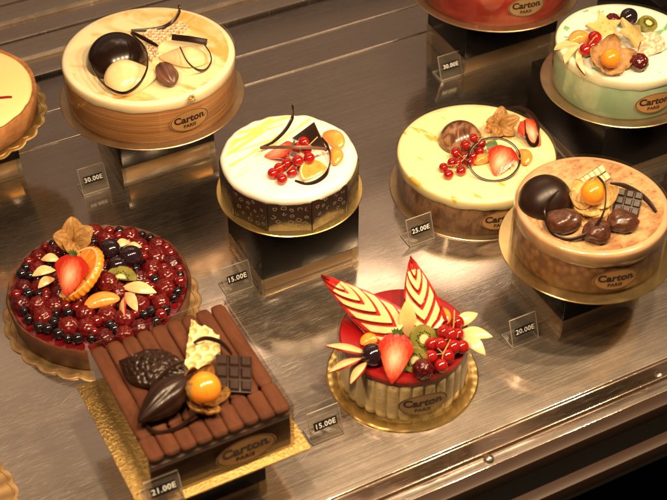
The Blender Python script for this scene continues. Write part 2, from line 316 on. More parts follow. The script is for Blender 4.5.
# ------------------------------------------------------------------ mesh builder
class MB:
    def __init__(s): s.v = []; s.f = []; s.mi = []
    def add(s, vs, fs, mi=0, mx=None):
        o = len(s.v)
        for p in vs:
            p = Vector(p); s.v.append(mx @ p if mx else p)
        for f in fs: s.f.append([o+i for i in f]); s.mi.append(mi)
        return s
    def lathe(s, prof, seg=64, mi=0, mx=None, fn=None):
        vs = []; fs = []; n = len(prof)
        for k in range(seg):
            a = 2*PI*k/seg
            for (r, z) in prof:
                p = Vector((r*math.cos(a), r*math.sin(a), z)); vs.append(fn(p, a) if fn else p)
        for k in range(seg):
            k2 = (k+1) % seg
            for j in range(n-1):
                fs.append([k*n+j, k2*n+j, k2*n+j+1, k*n+j+1])
        if prof[0][0] > 1e-6: fs.append([k*n for k in range(seg)][::-1])
        if prof[-1][0] > 1e-6: fs.append([k*n+n-1 for k in range(seg)])
        return s.add(vs, fs, mi, mx)
    def box(s, c, d, mi=0, bev=0, mx=None):
        x, y, z = d[0]/2, d[1]/2, d[2]/2
        bm = bmesh.new(); bmesh.ops.create_cube(bm, size=1)
        for v in bm.verts: v.co = Vector((v.co.x*d[0], v.co.y*d[1], v.co.z*d[2]))
        if bev: bmesh.ops.bevel(bm, geom=bm.edges[:], offset=bev, segments=2, affect='EDGES', profile=.5)
        return s.addbm(bm, mi, (mx or Matrix()) @ Matrix.Translation(c))
    def addbm(s, bm, mi=0, mx=None):
        bm.verts.index_update()
        vs = [v.co.copy() for v in bm.verts]; fs = [[v.index for v in f.verts] for f in bm.faces]; bm.free()
        return s.add(vs, fs, mi, mx)
    def ball(s, c, r, seg=16, ring=10, mi=0, fn=None, mx=None):
        if not hasattr(r, '__len__'): r = (r, r, r)
        vs = [Vector((0, 0, -1))]; fs = []
        for i in range(1, ring):
            ph = -PI/2+PI*i/ring
            for k in range(seg):
                a = 2*PI*k/seg; vs.append(Vector((math.cos(ph)*math.cos(a), math.cos(ph)*math.sin(a), math.sin(ph))))
        vs.append(Vector((0, 0, 1))); T = len(vs)-1
        for k in range(seg):
            k2 = (k+1) % seg
            fs.append([0, 1+k2, 1+k])
            for i in range(ring-2): fs.append([1+i*seg+k, 1+i*seg+k2, 1+(i+1)*seg+k2, 1+(i+1)*seg+k])
            fs.append([1+(ring-2)*seg+k, 1+(ring-2)*seg+k2, T])
        out = []
        for p in vs:
            q = fn(p) if fn else p
            out.append(Vector((q.x*r[0]+c[0], q.y*r[1]+c[1], q.z*r[2]+c[2])))
        return s.add(out, fs, mi, mx)
    def tube(s, pts, rad, seg=8, mi=0):
        pts = [Vector(p) for p in pts]; n = len(pts); vs = []; fs = []
        nrm = None
        for i, p in enumerate(pts):
            t = (pts[min(i+1, n-1)]-pts[max(i-1, 0)]).normalized()
            if nrm is None:
                nrm = t.orthogonal().normalized()
            nrm = (nrm-t*nrm.dot(t)).normalized(); b = t.cross(nrm)
            r = rad[i] if hasattr(rad, '__len__') else rad
            for k in range(seg):
                a = 2*PI*k/seg; vs.append(p+nrm*r*math.cos(a)+b*r*math.sin(a))
        for i in range(n-1):
            for k in range(seg):
                k2 = (k+1) % seg; fs.append([i*seg+k, i*seg+k2, (i+1)*seg+k2, (i+1)*seg+k])
        fs.append(list(range(seg))[::-1]); fs.append([(n-1)*seg+k for k in range(seg)])
        return s.add(vs, fs, mi)
    def ribbon(s, pts, w, th, up=(0, 0, 1), mi=0, taper=0.0):
        """a flat strip of chocolate: w across (along up), th thick"""
        pts = [Vector(p) for p in pts]; n = len(pts); vs = []; fs = []; up = Vector(up)
        for i, p in enumerate(pts):
            t = (pts[min(i+1, n-1)]-pts[max(i-1, 0)]).normalized()
            u = up-t*up.dot(t)
            u = u.normalized() if u.length > .05 else t.orthogonal().normalized()
            b = t.cross(u).normalized()
            k = 1-taper*abs(2*i/(n-1)-1)**3
            cs = [(-.5, -.35), (-.35, -.5), (.35, -.5), (.5, -.35), (.5, .35), (.35, .5), (-.35, .5), (-.5, .35)]
            for (x, y) in cs: vs.append(p+u*w*k*x+b*th*y)
        for i in range(n-1):
            for k in range(8):
                k2 = (k+1) % 8; fs.append([i*8+k, i*8+k2, (i+1)*8+k2, (i+1)*8+k])
        fs.append(list(range(8))[::-1]); fs.append([(n-1)*8+k for k in range(8)])
        return s.add(vs, fs, mi)
    def prism(s, outline, z0, z1, mi=0, bev=0, mx=None):
        bm = bmesh.new()
        b = [bm.verts.new((x, y, z0)) for x, y in outline]; f = bm.faces.new(b)
        r = bmesh.ops.extrude_face_region(bm, geom=[f])
        for v in r['geom']:
            if isinstance(v, bmesh.types.BMVert): v.co.z = z1
        bmesh.ops.recalc_face_normals(bm, faces=bm.faces[:])
        if bev: bmesh.ops.bevel(bm, geom=bm.edges[:], offset=bev, segments=2, affect='EDGES', profile=.5)
        return s.addbm(bm, mi, mx)
    def xf(s, mx):
        s.v = [mx @ p for p in s.v]; return s
    def build(s, name, mats, parent=None, loc=(0, 0, 0), rot=(0, 0, 0), sharp=38, recalc=True):
        me = bpy.data.meshes.new(name); me.from_pydata([tuple(p) for p in s.v], [], s.f)
        if not isinstance(mats, (list, tuple)): mats = [mats]
        for m in mats: me.materials.append(M[m] if isinstance(m, str) else m)
        for p, i in zip(me.polygons, s.mi): p.material_index = i
        if recalc:
            bm = bmesh.new(); bm.from_mesh(me); bmesh.ops.recalc_face_normals(bm, faces=bm.faces[:]); bm.to_mesh(me); bm.free()
        for p in me.polygons: p.use_smooth = True
        me.set_sharp_from_angle(angle=R(sharp))
        o = bpy.data.objects.new(name, me); COL.objects.link(o)
        o.location = loc; o.rotation_euler = rot
        if parent: o.parent = parent
        return o

def tag(o, label, cat, group=None):
    o['label'] = label; o['category'] = cat
    if group: o['group'] = group
    return o
def thing(name, label, cat, loc=(0, 0, 0), rotz=0, group=None):
    o = bpy.data.objects.new(name, None); COL.objects.link(o); o.empty_display_size = .02
    o.location = loc; o.rotation_euler = (0, 0, rotz)
    return tag(o, label, cat, group)
def struct(o):
    o['kind'] = 'structure'; return o
def place(o, u, v, T, rot=(0, 0, 0), sink=.001, h=None):
    """rest thing o on height T so that its middle is seen at photo point (u, v)"""
    e = Euler(rot).to_matrix(); mn = 9; mxx = -9
    meshes = [o] if o.type == 'MESH' else [c for c in o.children if c.type == 'MESH']
    for m in meshes:
        for p in m.data.vertices:
            z = (e @ p.co).z; mn = min(mn, z); mxx = max(mxx, z)
    zc = T-sink-mn
    p = at(u, v, T-sink+(mxx-mn)*.5 if h is None else T+h)
    mid = Vector((0, 0, 0))
    o.location = (p.x, p.y, zc); o.rotation_euler = rot
    # keep the middle of the mesh, not its origin, on that line of sight
    lo = Vector((9, 9, 9)); hi = -lo
    for m in meshes:
        for q in m.data.vertices:
            w = e @ q.co
            for i in range(3): lo[i] = min(lo[i], w[i]); hi[i] = max(hi[i], w[i])
    c = (lo+hi)/2
    o.location.x -= c.x; o.location.y -= c.y
    return o
def smooth_path(pts, n=10):
    P = [Vector(p) for p in pts]; out = []
    P = [P[0]*2-P[1]]+P+[P[-1]*2-P[-2]]
    for i in range(1, len(P)-2):
        for k in range(n):
            t = k/n; a, b, c, d = P[i-1], P[i], P[i+1], P[i+2]
            out.append(.5*((2*b)+(c-a)*t+(2*a-5*b+4*c-d)*t*t+(3*b-a-3*c+d)*t**3))
    out.append(P[-2]); return out
def upath(lst, T, n=10):
    return smooth_path([at(u, v, T+z) for (u, v, z) in lst], n)

# ------------------------------------------------------------------ writing
def text_geo(body, size, spacing=1.0, shear=0.0, bold=.038):
    cu = bpy.data.curves.new('writing', 'FONT'); cu.body = body; cu.size = size; cu.align_x = 'CENTER'; cu.align_y = 'CENTER'
    cu.space_character = spacing; cu.shear = shear; cu.offset = size*bold; cu.resolution_u = 3
    o = bpy.data.objects.new('writing', cu); COL.objects.link(o)
    bpy.context.view_layer.update()
    me = bpy.data.meshes.new_from_object(o.evaluated_get(bpy.context.evaluated_depsgraph_get()))
    vs = [v.co.copy() for v in me.vertices]; fs = [list(p.vertices) for p in me.polygons]
    bpy.data.objects.remove(o); bpy.data.curves.remove(cu); bpy.data.meshes.remove(me)
    return vs, fs
T_LOGO = text_geo('Carton', .0118, 1.02)
T_PARIS = text_geo('PARIS', .0056, 1.05)

def label_geo(mb, bend, w=.046, h=.026):
    """oval label with its writing; bend(x, y, d) puts it on the side of the cake, d proud of it"""
    n = 40
    vs = [bend(0, 0, 0)]; fs = []
    for j in (1, 2, 3, 4):
        for k in range(n):
            a = 2*PI*k/n; vs.append(bend(w/2*math.cos(a)*j/4, h/2*math.sin(a)*j/4, 0))
    for k in range(n):
        k2 = (k+1) % n; fs.append([0, 1+k, 1+k2])
        for j in range(3): fs.append([1+j*n+k, 1+(j+1)*n+k, 1+(j+1)*n+k2, 1+j*n+k2])
    mb.add(vs, fs, 0)
    vs = []; fs = []
    for k in range(n):
        a = 2*PI*k/n
        for q in (.93, .965): vs.append(bend(w/2*math.cos(a)*q, h/2*math.sin(a)*q, .00012))
    for k in range(n):
        k2 = (k+1) % n; fs.append([2*k, 2*k+1, 2*k2+1, 2*k2])
    mb.add(vs, fs, 1)
    s = w/.046
    for (tv, tf), oy in ((T_LOGO, .0022), (T_PARIS, -.0065)):
        mb.add([bend((p.x-.001)*s, (p.y+oy)*s, .00014) for p in tv], tf, 1)
    # swash running out of the last letter and its full stop
    sw = [(.0160, -.0012), (.0176, -.0014), (.0184, -.0004), (.0192, .0014)]
    vs = []
    for (x, y) in sw: vs += [bend(x*s, (y+.0000)*s, .00014), bend(x*s, (y+.0011)*s, .00014)]
    mb.add(vs, [[0, 2, 3, 1], [2, 4, 5, 3], [4, 6, 7, 5]], 1)

def cyl_label(parent, Rr, phi, z, w=.046, h=.026, mat_='label_tan'):
    mb = MB()
    def bend(x, y, d):
        a = phi+x/Rr; r = Rr+.0006+d
        return Vector((r*math.cos(a), r*math.sin(a), z+y))
    label_geo(mb, bend, w, h)
    return mb.build('oval_label', [mat_, 'ink'], parent, recalc=False)

def phi_for(u, c, Rr, z):
    best = None
    for k in range(720):
        a = PI+PI*k/720
        pu, pv = proj((c[0]+Rr*math.cos(a), c[1]+Rr*math.sin(a), z))
        if best is None or abs(pu-u) < best[0]: best = (abs(pu-u), a)
    return best[1]

# ------------------------------------------------------------------ the setting: the steel display shelf
def slab(name, a0, a1, b0, b1, z0, z1, m, bev=.0):
    mb = MB(); mb.box(((a0+a1)/2, (b0+b1)/2, (z0+z1)/2), (a1-a0, b1-b0, z1-z0), 0, bev)
    return struct(mb.build(name, m, None, (0, 0, 0), (0, 0, TH)))
A0, A1 = -1.1, 1.3
slab('shelf', A0, A1, -.292, .440, -.02, 0, 'steel', .0012)
for b in (.316, .376):
    mb = MB(); mb.prism([(-.0026, -.0002), (.0022, -.0002), (.0016, .0006), (.0006, .0012), (-.0006, .0012), (-.0018, .0006)], A0, A1)
    mb.xf(Matrix.Rotation(PI/2, 4, 'Z') @ Matrix.Rotation(PI/2, 4, 'X'))
    struct(mb.build('shelf_seam', 'steel_trim', None, shelf_pt(0, b), (0, 0, TH)))
# rolled front lip and the lower ledge before the rails
mb = MB()
prof = [(-.2922, -.020), (-.2922, -.0012), (-.2935, -.0022), (-.2950, -.0022), (-.3120, .0036), (-.3138, .0036), (-.3150, .0024), (-.3150, -.02)]
vs = []; fs = []
for a in (A0, A1):
    for (b, z) in prof: vs.append((a, b, z))
n = len(prof)
for j in range(n): fs.append([j, (j+1) % n, n+(j+1) % n, n+j])
fs.append(list(range(n))); fs.append([n+j for j in range(n)][::-1])
mb.add(vs, fs)
struct(mb.build('shelf_lip', 'steel_dark', None, (0, 0, 0), (0, 0, TH), sharp=50))
slab('shelf_ledge', A0, A1, -.3275, -.3152, -.03, .0008, 'steel', .0006)
slab('counter_rail', A0, A1, -.3420, -.3280, -.04, .0020, 'rail', .0015)
slab('counter_groove', A0, A1, -.3630, -.3425, -.05, -.012, 'black_void', .001)
slab('counter_rail', A0, A1, -.3760, -.3635, -.06, -.006, 'rail', .0015)
slab('floor', -2.5, 2.5, -1.6, -.40, -.62, -.60, 'floor')
slab('counter_front', A0, A1, -.3800, -.3765, -.60, -.02, 'black_void')
for u, v in ((489, 458.5), (659.5, 375)):
    mb = MB(); mb.lathe([(0, 0), (.0052, 0), (.0052, .0008), (.0046, .0024), (.0028, .0038), (0, .0044)], 32)
    p = at(u, v, .0025)
    ds = mb.build('dome_screw', 'steel_trim', None, (p.x, p.y, .0008))
    tag(ds, 'shiny dome screw on the steel ledge below the red charlotte', 'screw', 'dome screws on the steel ledge')
    if u > 600: ds['label'] = 'shiny dome screw on the steel ledge below the chestnut cake'
# stepped steel rails behind the shelf
slab('back_channel', A0, A1, .4405, .8, -.12, -.09, 'black_void')
for k, (b0, pw, bw) in enumerate(((.4575, .034, .041), (.546, .036, .038), (.634, .04, .04))):
    slab('back_plate', A0, A1, b0, b0+pw, -.02, -.002, 'steel', .001)
    mb = MB()
    q0, q1 = b0+pw+.0004, b0+pw+bw
    prof = [(q0, -.03), (q0, .0005), (q0+.003, .0030), (q0+.009, .0042), (q1-.010, .0052), (q1-.003, .0050), (q1, .003), (q1, -.03)]
    vs = [(a, b, z) for a in (A0, A1) for (b, z) in prof]; n = len(prof)
    fs = [[j, (j+1) % n, n+(j+1) % n, n+j] for j in range(n)]+[list(range(n)), [n+j for j in range(n)][::-1]]
    mb.add(vs, fs)
    struct(mb.build('back_rail', 'steel_trim', None, (0, 0, 0), (0, 0, TH), sharp=25))

# ------------------------------------------------------------------ risers, boards, signs
def riser(label, c, w, d, h, rotz=TH, clear=.026, group='black topped display risers'):
    t = thing('display_riser', label, 'riser', (c[0], c[1], 0), rotz, group)
    mb = MB()                              # hollow acrylic foot: four walls and a floor
    th = .0025
    for (x, y, sx, sy) in ((0, -d/2+th/2, w, th), (0, d/2-th/2, w, th), (-w/2+th/2, 0, th, d-2*th-.0002), (w/2-th/2, 0, th, d-2*th-.0002)):
        mb.box((x, y, clear/2+.0003), (sx, sy, clear-.0006), 0, .0004)
    mb.build('acrylic_foot', 'acry_base', t)
    mb = MB(); mb.box((0, 0, (h+clear)/2), (w-.001, d-.001, h-clear), 0, .001)
    mb.build('black_box', 'black_box', t)
    mb = MB(); mb.box((0, 0, clear/2-.0004), (w-.010, d-.010, clear-.0035), 0, .0004)
    mb.build('gold_liner', 'gold_liner', t)
    return t
def round_board(label, c, z, r, m='gold', style='plain', group='round gold cake boards'):
    mb = MB(); th = .0016
    if style == 'plain':
        mb.lathe([(0, 0), (r-.0006, 0), (r, .0005), (r, th-.0005), (r-.0006, th), (0, th)], 96)
    elif style == 'pleated':
        def fn(p, a):
            rr = math.hypot(p.x, p.y)
            if rr > r*.86: p.z += .0004*math.sin(a*24)*min(1, (rr-r*.86)/(r*.06))
            return p
        mb.lathe([(0, 0), (r-.001, 0), (r, .001), (r, th), (r-.0015, th+.0012), (r*.90, th+.0010), (r*.875, th), (0, th)], 264, fn=fn)
    else:
        nl = 26
        def fn(p, a):
            rr = math.hypot(p.x, p.y)
            if rr > r*.8:
                k = 1-.035*(1-abs(math.sin(a*nl/2)))
                p.x *= k; p.y *= k
                if p.z > .001: p.z += .0005*math.cos(a*nl)
            return p
        mb.lathe([(0, 0), (r-.0006, 0), (r, .0005), (r, th-.0004), (r-.0008, th), (r*.955, th), (r*.95, th+.0007), (r*.935, th+.0007), (r*.93, th), (0, th)], 26*12, fn=fn)
    o = mb.build('cake_board', m, None, (c[0], c[1], z))
    return tag(o, label, 'cake board', group)
def price_sign(price, u, v, label, z=0.0, rotz=TH, w=.031, h=.032, tilt=22, strip_h=.54):
    """u, v: the photo point of the middle of the strip"""
    # sign stands on z; strip centre is at height z + strip_h*h*cos(tilt)
    hz = z+h*strip_h*math.cos(R(tilt))
    p = at(u, v, hz)
    back = Vector((-math.sin(rotz), math.cos(rotz), 0))*(h*strip_h*math.sin(R(tilt)))
    t = thing('price_sign', label, 'price sign', (p.x-back.x, p.y-back.y, z), rotz, 'clear acrylic price signs')
    mx = Matrix.Rotation(-R(tilt), 4, 'X')
    mb = MB()
    mb.box((0, 0, h/2), (w, .0016, h), 0, .0004, mx)
    mb.box((0, .011, .0010), (w, .022, .0016), 0, .0004)
    ho = mb.build('acrylic_holder', ['clear', 'edge'], t)
    for pl in ho.data.polygons:
        if pl.area < w*.004 and pl.area > 1e-8: pl.material_index = 1
    mb = MB(); mb.box((0, -.0012, h*strip_h), (w*.72, .0006, .0086), 0, 0, mx)
    s = mb.build('price_strip', 'strip', t)
    tv, tf = text_geo(price, .0074, 1.08, bold=.016)
    wid = max(q.x for q in tv)-min(q.x for q in tv); k = min(1, w*.69/wid)
    cx = (max(q.x for q in tv)+min(q.x for q in tv))/2
    mb = MB(); mb.add([mx @ Vector(((q.x-cx)*k, -.0020, h*strip_h+q.y)) for q in tv], tf)
    mb.build('price_digits', 'digit', s, recalc=False)
    return t

# ------------------------------------------------------------------ toppings
def ornament(name, label, mb, m, cat='chocolate', group=None):
    """a topping that is one mesh, given in world points; its origin goes to its middle"""
    lo = Vector((9, 9, 9)); hi = -lo
    for p in mb.v:
        for i in range(3): lo[i] = min(lo[i], p[i]); hi[i] = max(hi[i], p[i])
    c = (lo+hi)/2
    mb.v = [p-c for p in mb.v]
    return tag(mb.build(name, m, None, c), label, cat, group)
def curl(label, lst, T, w=.0030, th=.0012, up=(0, .55, .8), m='choc', name='chocolate_curl', taper=.5):
    mb = MB(); mb.ribbon(upath(lst, T), w, th, up, 0, taper)
    return ornament(name, label, mb, m, 'chocolate curl', 'thin chocolate curls')
def dome(label, u, v, T, r, m='choc_dome', sphere=.0):
    mb = MB(); prof = []
    z0 = -sphere
    a0 = math.asin(max(-1, min(1, z0)))
    prof.append((0, r*math.sin(a0)))
    for k in range(25):
        a = a0+(PI/2-a0)*k/24; prof.append((max(0, r*math.cos(a)) if k < 24 else 0, r*math.sin(a)))
    mb.lathe(prof, 56)
    o = mb.build('chocolate_dome', m); tag(o, label, 'chocolate dome', 'half sphere chocolate domes')
    return place(o, u, v, T, (0, 0, random.random()*6), .0008)
def strawberry(label, u, v, T, length, width, rot, calyx=False, sug=False, depth=.5):
    t = thing('strawberry_half', label, 'strawberry', group='cut strawberries on the cakes')
    mb = MB(); n = 20; seg = 22; vs = []; fs = []
    def rad(s):       # s from 0 (tip, -y) to 1 (shoulder, +y)
        return (min(1, s/.72)**.72)*(1-.62*max(0, (s-.66)/.34)**2.2)
    for i in range(n+1):
        s = i/n; y = (s-.5)*length; r = max(.0004, rad(s)*width/2)
        for k in range(seg+1):
            a = PI+PI*k/seg; vs.append((r*math.cos(a), y, r*math.sin(a)*depth*2*.55))
    m = seg+1
    for i in range(n):
        for k in range(seg): fs.append([i*m+k, i*m+k+1, (i+1)*m+k+1, (i+1)*m+k])
    fs.append([k for k in range(m)]); fs.append([n*m+k for k in range(m)][::-1])
    mb.add(vs, fs, 0)
    vs = []; fs = []; q = 12      # cut face, softly domed
    for i in range(n+1):
        s = i/n; y = (s-.5)*length; r = max(.0004, rad(s)*width/2)
        for k in range(q+1):
            x = r*(2*k/q-1); vs.append((x, y, .0012*(1-(2*k/q-1)**2)*math.sin(PI*s)))
    for i in range(n):
        for k in range(q): fs.append([i*(q+1)+k, i*(q+1)+k+1, (i+1)*(q+1)+k+1, (i+1)*(q+1)+k])
    mb.add(vs, fs, 1)
    mb.build('flesh', ['straw_skin', 'sugar' if sug else 'straw_cut'], t, sharp=60)
    if calyx:
        mb = MB()
        for k in range(5):
            a = -.9+k*.45+PI/2
            c = Vector((0, length*.47, -.001)); d = Vector((math.cos(a)*.8, math.sin(a)*.5+.2, .5)).normalized()
            sd = Vector((-d.y, d.x, 0)).normalized()*.0022
            e = c+d*.009
            mb.add([c-sd*.6, c+sd*.6, c+d*.004+sd, e, c+d*.004-sd, c+Vector((0, 0, -.0008))], [[0, 1, 2, 3, 4], [5, 1, 0], [5, 2, 1], [5, 3, 2], [5, 4, 3], [5, 0, 4]])
        mb.build('calyx', 'leaf_green', t)
    return place(t, u, v, T, rot)
def currant_mesh(r):
    mb = MB(); mb.ball((0, 0, 0), (r, r, r*.97), 20, 14)
    mb.ball((0, 0, -r*.98), (r*.16, r*.16, r*.2), 8, 5, 1)
    for k in range(4):
        a = k*PI/2+.3
        mb.tube([(0, 0, -r), (r*.14*math.cos(a), r*.14*math.sin(a), -r*1.28)], [r*.09, r*.02], 5, 1)
    return mb
CUR = currant_mesh(1.0)
def currants(label, spots, T, r, stem=None, base_z=None, zs=None):
    """bunch of redcurrants: photo points of each berry"""
    us = [s[0] for s in spots]; vs = [s[1] for s in spots]
    c = at(sum(us)/len(us), sum(vs)/len(vs), T)
    t = thing('redcurrant_bunch', label, 'redcurrants', (c.x, c.y, T), 0, 'bunches of redcurrants')
    pts = []
    for i, s in enumerate(spots):
        dz = s[2] if len(s) > 2 else 0
        p = at(s[0], s[1], T+r+dz)-c; p.z = r+dz-.0005; pts.append(p)
        mb = MB(); k = r*random.uniform(.92, 1.06)
        e = Euler((R(random.uniform(20, 100)), R(random.uniform(-35, 35)), random.uniform(-.8, .8))).to_matrix().to_4x4()
        mb.add([e @ (v*k) for v in CUR.v], CUR.f); mb.mi = list(CUR.mi)
        mb.build('berry', ['currant', 'currant_tip'], t, p)
    if stem:
        mb = MB(); P = [at(u, v, T+r+z)-c for (u, v, z) in stem]
        for p in P: p.z = p.z-0
        P = [Vector((p.x, p.y, p.z)) for p in P]
        mb.tube(smooth_path(P, 6), .0006, 6)
        for q in pts:
            nn = min(P, key=lambda w: (w-q).length)
            mb.tube([nn, (nn+q)/2+Vector((0, 0, .001)), q+Vector((0, 0, r*.6))], .0004, 5)
        mb.build('stem', 'stem', t)
    return t
def petal_geo(mb, az, L, w, start, bendf, cup=.25, crinkle=.0, thick=.0003, seed=0):
    """a husk petal from the base: az direction, start = first elevation angle, bendf total bend"""
    nu, nv = 16, 20; top = []
    d = Vector((math.cos(az), math.sin(az), 0)); sd = Vector((-math.sin(az), math.cos(az), 0))
    p = Vector((0, 0, 0)); rows = []
    for i in range(nu+1):
        s = i/nu; e = start+bendf*s
        tdir = d*math.cos(e)+Vector((0, 0, 1))*math.sin(e); nd = -d*math.sin(e)+Vector((0, 0, 1))*math.cos(e)
        ww = w*(math.sin(PI*min(1, s*.84+.13))**.8) if s < .98 else w*.06
        row = []
        for k in range(nv+1):
            q = 2*k/nv-1
            off = nd*(-cup*ww*(1-q*q)) if cup else Vector()
            cr = crinkle*noise.noise(Vector((s*5+seed, q*3, seed*1.7)))
            fold = .0007*abs(math.sin(q*PI*1.5))*math.sin(PI*s)
            row.append(p+sd*ww*.5*q+off+nd*(cr+fold))
        rows.append(row); p = p+tdir*(L/nu)
    vs = []; fs = []; m = nv+1
    for row in rows: vs += row
    N = len(vs)
    for i, row in enumerate(rows):
        for k, q in enumerate(row): vs.append(q+Vector((0, 0, -thick))+d*thick)
    mi = []
    for i in range(nu):
        for k in range(nv):
            a = [i*m+k, i*m+k+1, (i+1)*m+k+1, (i+1)*m+k]; fs.append(a); fs.append([N+x for x in a][::-1]); mi += [1 if k in (4, 9, 15) and i < nu-3 else 0, 0]
    bd = [k for k in range(m)]+[i*m+nv for i in range(1, nu+1)]+[nu*m+k for k in range(nv-1, -1, -1)]+[i*m for i in range(nu-1, 0, -1)]
    for x, y in zip(bd, bd[1:]+bd[:1]): fs.append([x, N+x, N+y, y])
    mb.add(vs, fs); mb.mi = mi+[0]*(len(fs)-len(mi))
def physalis(label, u, v, T, r, rot=(0, 0, 0), n=5, L=.026, w=.02, start=20, bend=70, husk='husk', berry=True, seed=1, cup=.12, sink=.001):
    t = thing('physalis', label, 'physalis', group='physalis fruits with papery husks')
    rnd = random.Random(seed)
    for k in range(n):
        mb = MB()
        petal_geo(mb, 2*PI*k/n+rnd.uniform(-.2, .2), L*rnd.uniform(.85, 1.1), w*rnd.uniform(.9, 1.1), R(start+rnd.uniform(-12, 12)), R(bend+rnd.uniform(-18, 18)), cup, .0014, seed=seed+k)
        mb.build('husk_petal', [husk, 'husk_vein' if husk == 'husk' else husk], t, sharp=80)
    if berry:
        mb = MB(); mb.ball((0, 0, r*1.02), (r, r, r), 28, 18); mb.build('berry', 'cape', t)
    mb = MB(); mb.tube([(0, 0, .001), (.0005, 0, -.002), (.001, 0, -.005)], .0009, 6); mb.build('stalk', 'stem', t)
    return place(t, u, v, T, rot, sink)
def apple(label, u, v, T, L, w, rot, th=.003, name='apple_slice', flip=False):
    """leaf shaped slice of apple, skin along one long edge; points to +x"""
    mb = MB(); n = 18; vs = []; fs = []; mi = []
    for i in range(n+1):
        s = i/n; x = (s-.5)*L
        hw = w/2*max(.03, math.sin(PI*s)**.8)
        c = w*.12*math.sin(PI*s)
        tt = th*(.35+.65*math.sin(PI*s))
        ring = [(-hw*.9, 0), (-hw, tt*.4), (-hw*.85, tt*.62), (0, tt*.9), (hw*.8, tt), (hw*.97, tt*.92), (hw, tt*.4), (hw*.94, 0)]
        for (y, z) in ring: vs.append((x, y+c, z+.0025*math.sin(PI*s)))
    for i in range(n):
        for k in range(8):
            k2 = (k+1) % 8; fs.append([i*8+k, i*8+k2, (i+1)*8+k2, (i+1)*8+k]); mi.append(1 if k in (5, 6) else 0)
    fs.append(list(range(8))[::-1]); fs.append([n*8+k for k in range(8)]); mi += [1, 1]
    if flip: vs = [(x, -y, z) for x, y, z in vs]
    mb.add(vs, fs); mb.mi = mi
    o = tag(mb.build(name, ['apple', 'apple_skin']), label, 'apple slice', 'thin apple slices')
    return place(o, u, v, T, rot)
def mandarin(label, u, v, T, L, w, rot, m='orange_pale', h=.012):
    mb = MB()
    def fn(p):
        q = p.copy(); q.y -= .38*(q.x*q.x); q.z = q.z*(1-.35*q.x*q.x)
        q.z += .05*noise.noise(Vector((p.x*4, p.y*3, p.z*3)))
        return q
    mb.ball((0, 0, 0), (L/2, w/2, h/2), 32, 18, 0, fn)
    o = tag(mb.build('mandarin_segment', m), label, 'mandarin', 'glazed mandarin segments')
    return place(o, u, v, T, rot)
def grape(label, u, v, T, r, rot=(0, 0, 0), k=1.15):
    t = thing('grape', label, 'grape', group='black grapes')
    mb = MB(); mb.ball((0, 0, 0), (r*k, r, r), 28, 18); mb.build('berry', 'grape', t)
    mb = MB(); mb.ball((r*k*.985, 0, 0), (r*.10, r*.13, r*.13), 8, 6); mb.build('stem_scar', 'stem', t)
    return place(t, u, v, T, rot)
def raspberry_geo(seed=0, nd=40, squash=1.0):
    mb = MB(); rnd = random.Random(seed); ga = PI*(3-math.sqrt(5)); pts = []
    for i in range(nd):
        z = 1-2*(i+.5)/nd; r = math.sqrt(1-z*z); a = ga*i+rnd.uniform(-.12, .12)
        pts.append(Vector((r*math.cos(a), r*math.sin(a), z)))
    def lobes(p):
        d = min((p-q).length for q in pts)
        return p*(.87+.15*math.sqrt(max(0, 1-(d/.36)**2)))
    mb.ball((0, 0, 0), (1, 1, 1.04*squash), 52, 36, 0, lobes)
    return mb
RASP = [raspberry_geo(s) for s in range(2)]
def raspberry(label, u, v, T, r, rot, m='raspberry_dark'):
    mb = MB(); mb.add([p*r for p in RASP[0].v], RASP[0].f)
    o = tag(mb.build('raspberry', m, sharp=80), label, 'raspberry', 'whole raspberries used as garnish')
    return place(o, u, v, T, rot)
def tablet(label, pts4, T, nx, ny, th=.004, m='choc_matte', m2=None, name='chocolate_tablet'):
    """small moulded bar; pts4 = photo corners (u, v, z): near left, near right, far right, far left"""
    P = [at(u, v, T+z) for (u, v, z) in pts4]
    o = (P[0]+P[1]+P[2]+P[3])/4
    ex = ((P[1]-P[0])+(P[2]-P[3]))/2; ey = ((P[3]-P[0])+(P[2]-P[1]))/2
    W, H = ex.length, ey.length; ex.normalize(); nz = ex.cross(ey).normalized(); ey = nz.cross(ex)
    mb = MB(); mb.box((0, 0, -th*.35), (W, H, th*.7), 0, .0005)
    sx, sy = W/nx, H/ny
    for i in range(nx):
        for j in range(ny):
            x = -W/2+sx*(i+.5); y = -H/2+sy*(j+.5); a, b = sx*.45, sy*.45; c, d = sx*.33, sy*.33
            k = 1 if m2 and (i+j) % 1 == 0 else 0
            z0, z1 = -.0002, th*.45
            mb.add([(x-a, y-b, z0), (x+a, y-b, z0), (x+a, y+b, z0), (x-a, y+b, z0), (x-c, y-d, z1), (x+c, y-d, z1), (x+c, y+d, z1), (x-c, y+d, z1)],
                   [[0, 1, 5, 4], [1, 2, 6, 5], [2, 3, 7, 6], [3, 0, 4, 7], [4, 5, 6, 7], [0, 3, 2, 1]], k)
    ob = mb.build(name, [m]+([m2] if m2 else []))
    mx = Matrix((( ex.x, ey.x, nz.x), (ex.y, ey.y, nz.y), (ex.z, ey.z, nz.z)))
    ob.location = o; ob.rotation_euler = mx.to_euler()
    return tag(ob, label, 'chocolate bar')
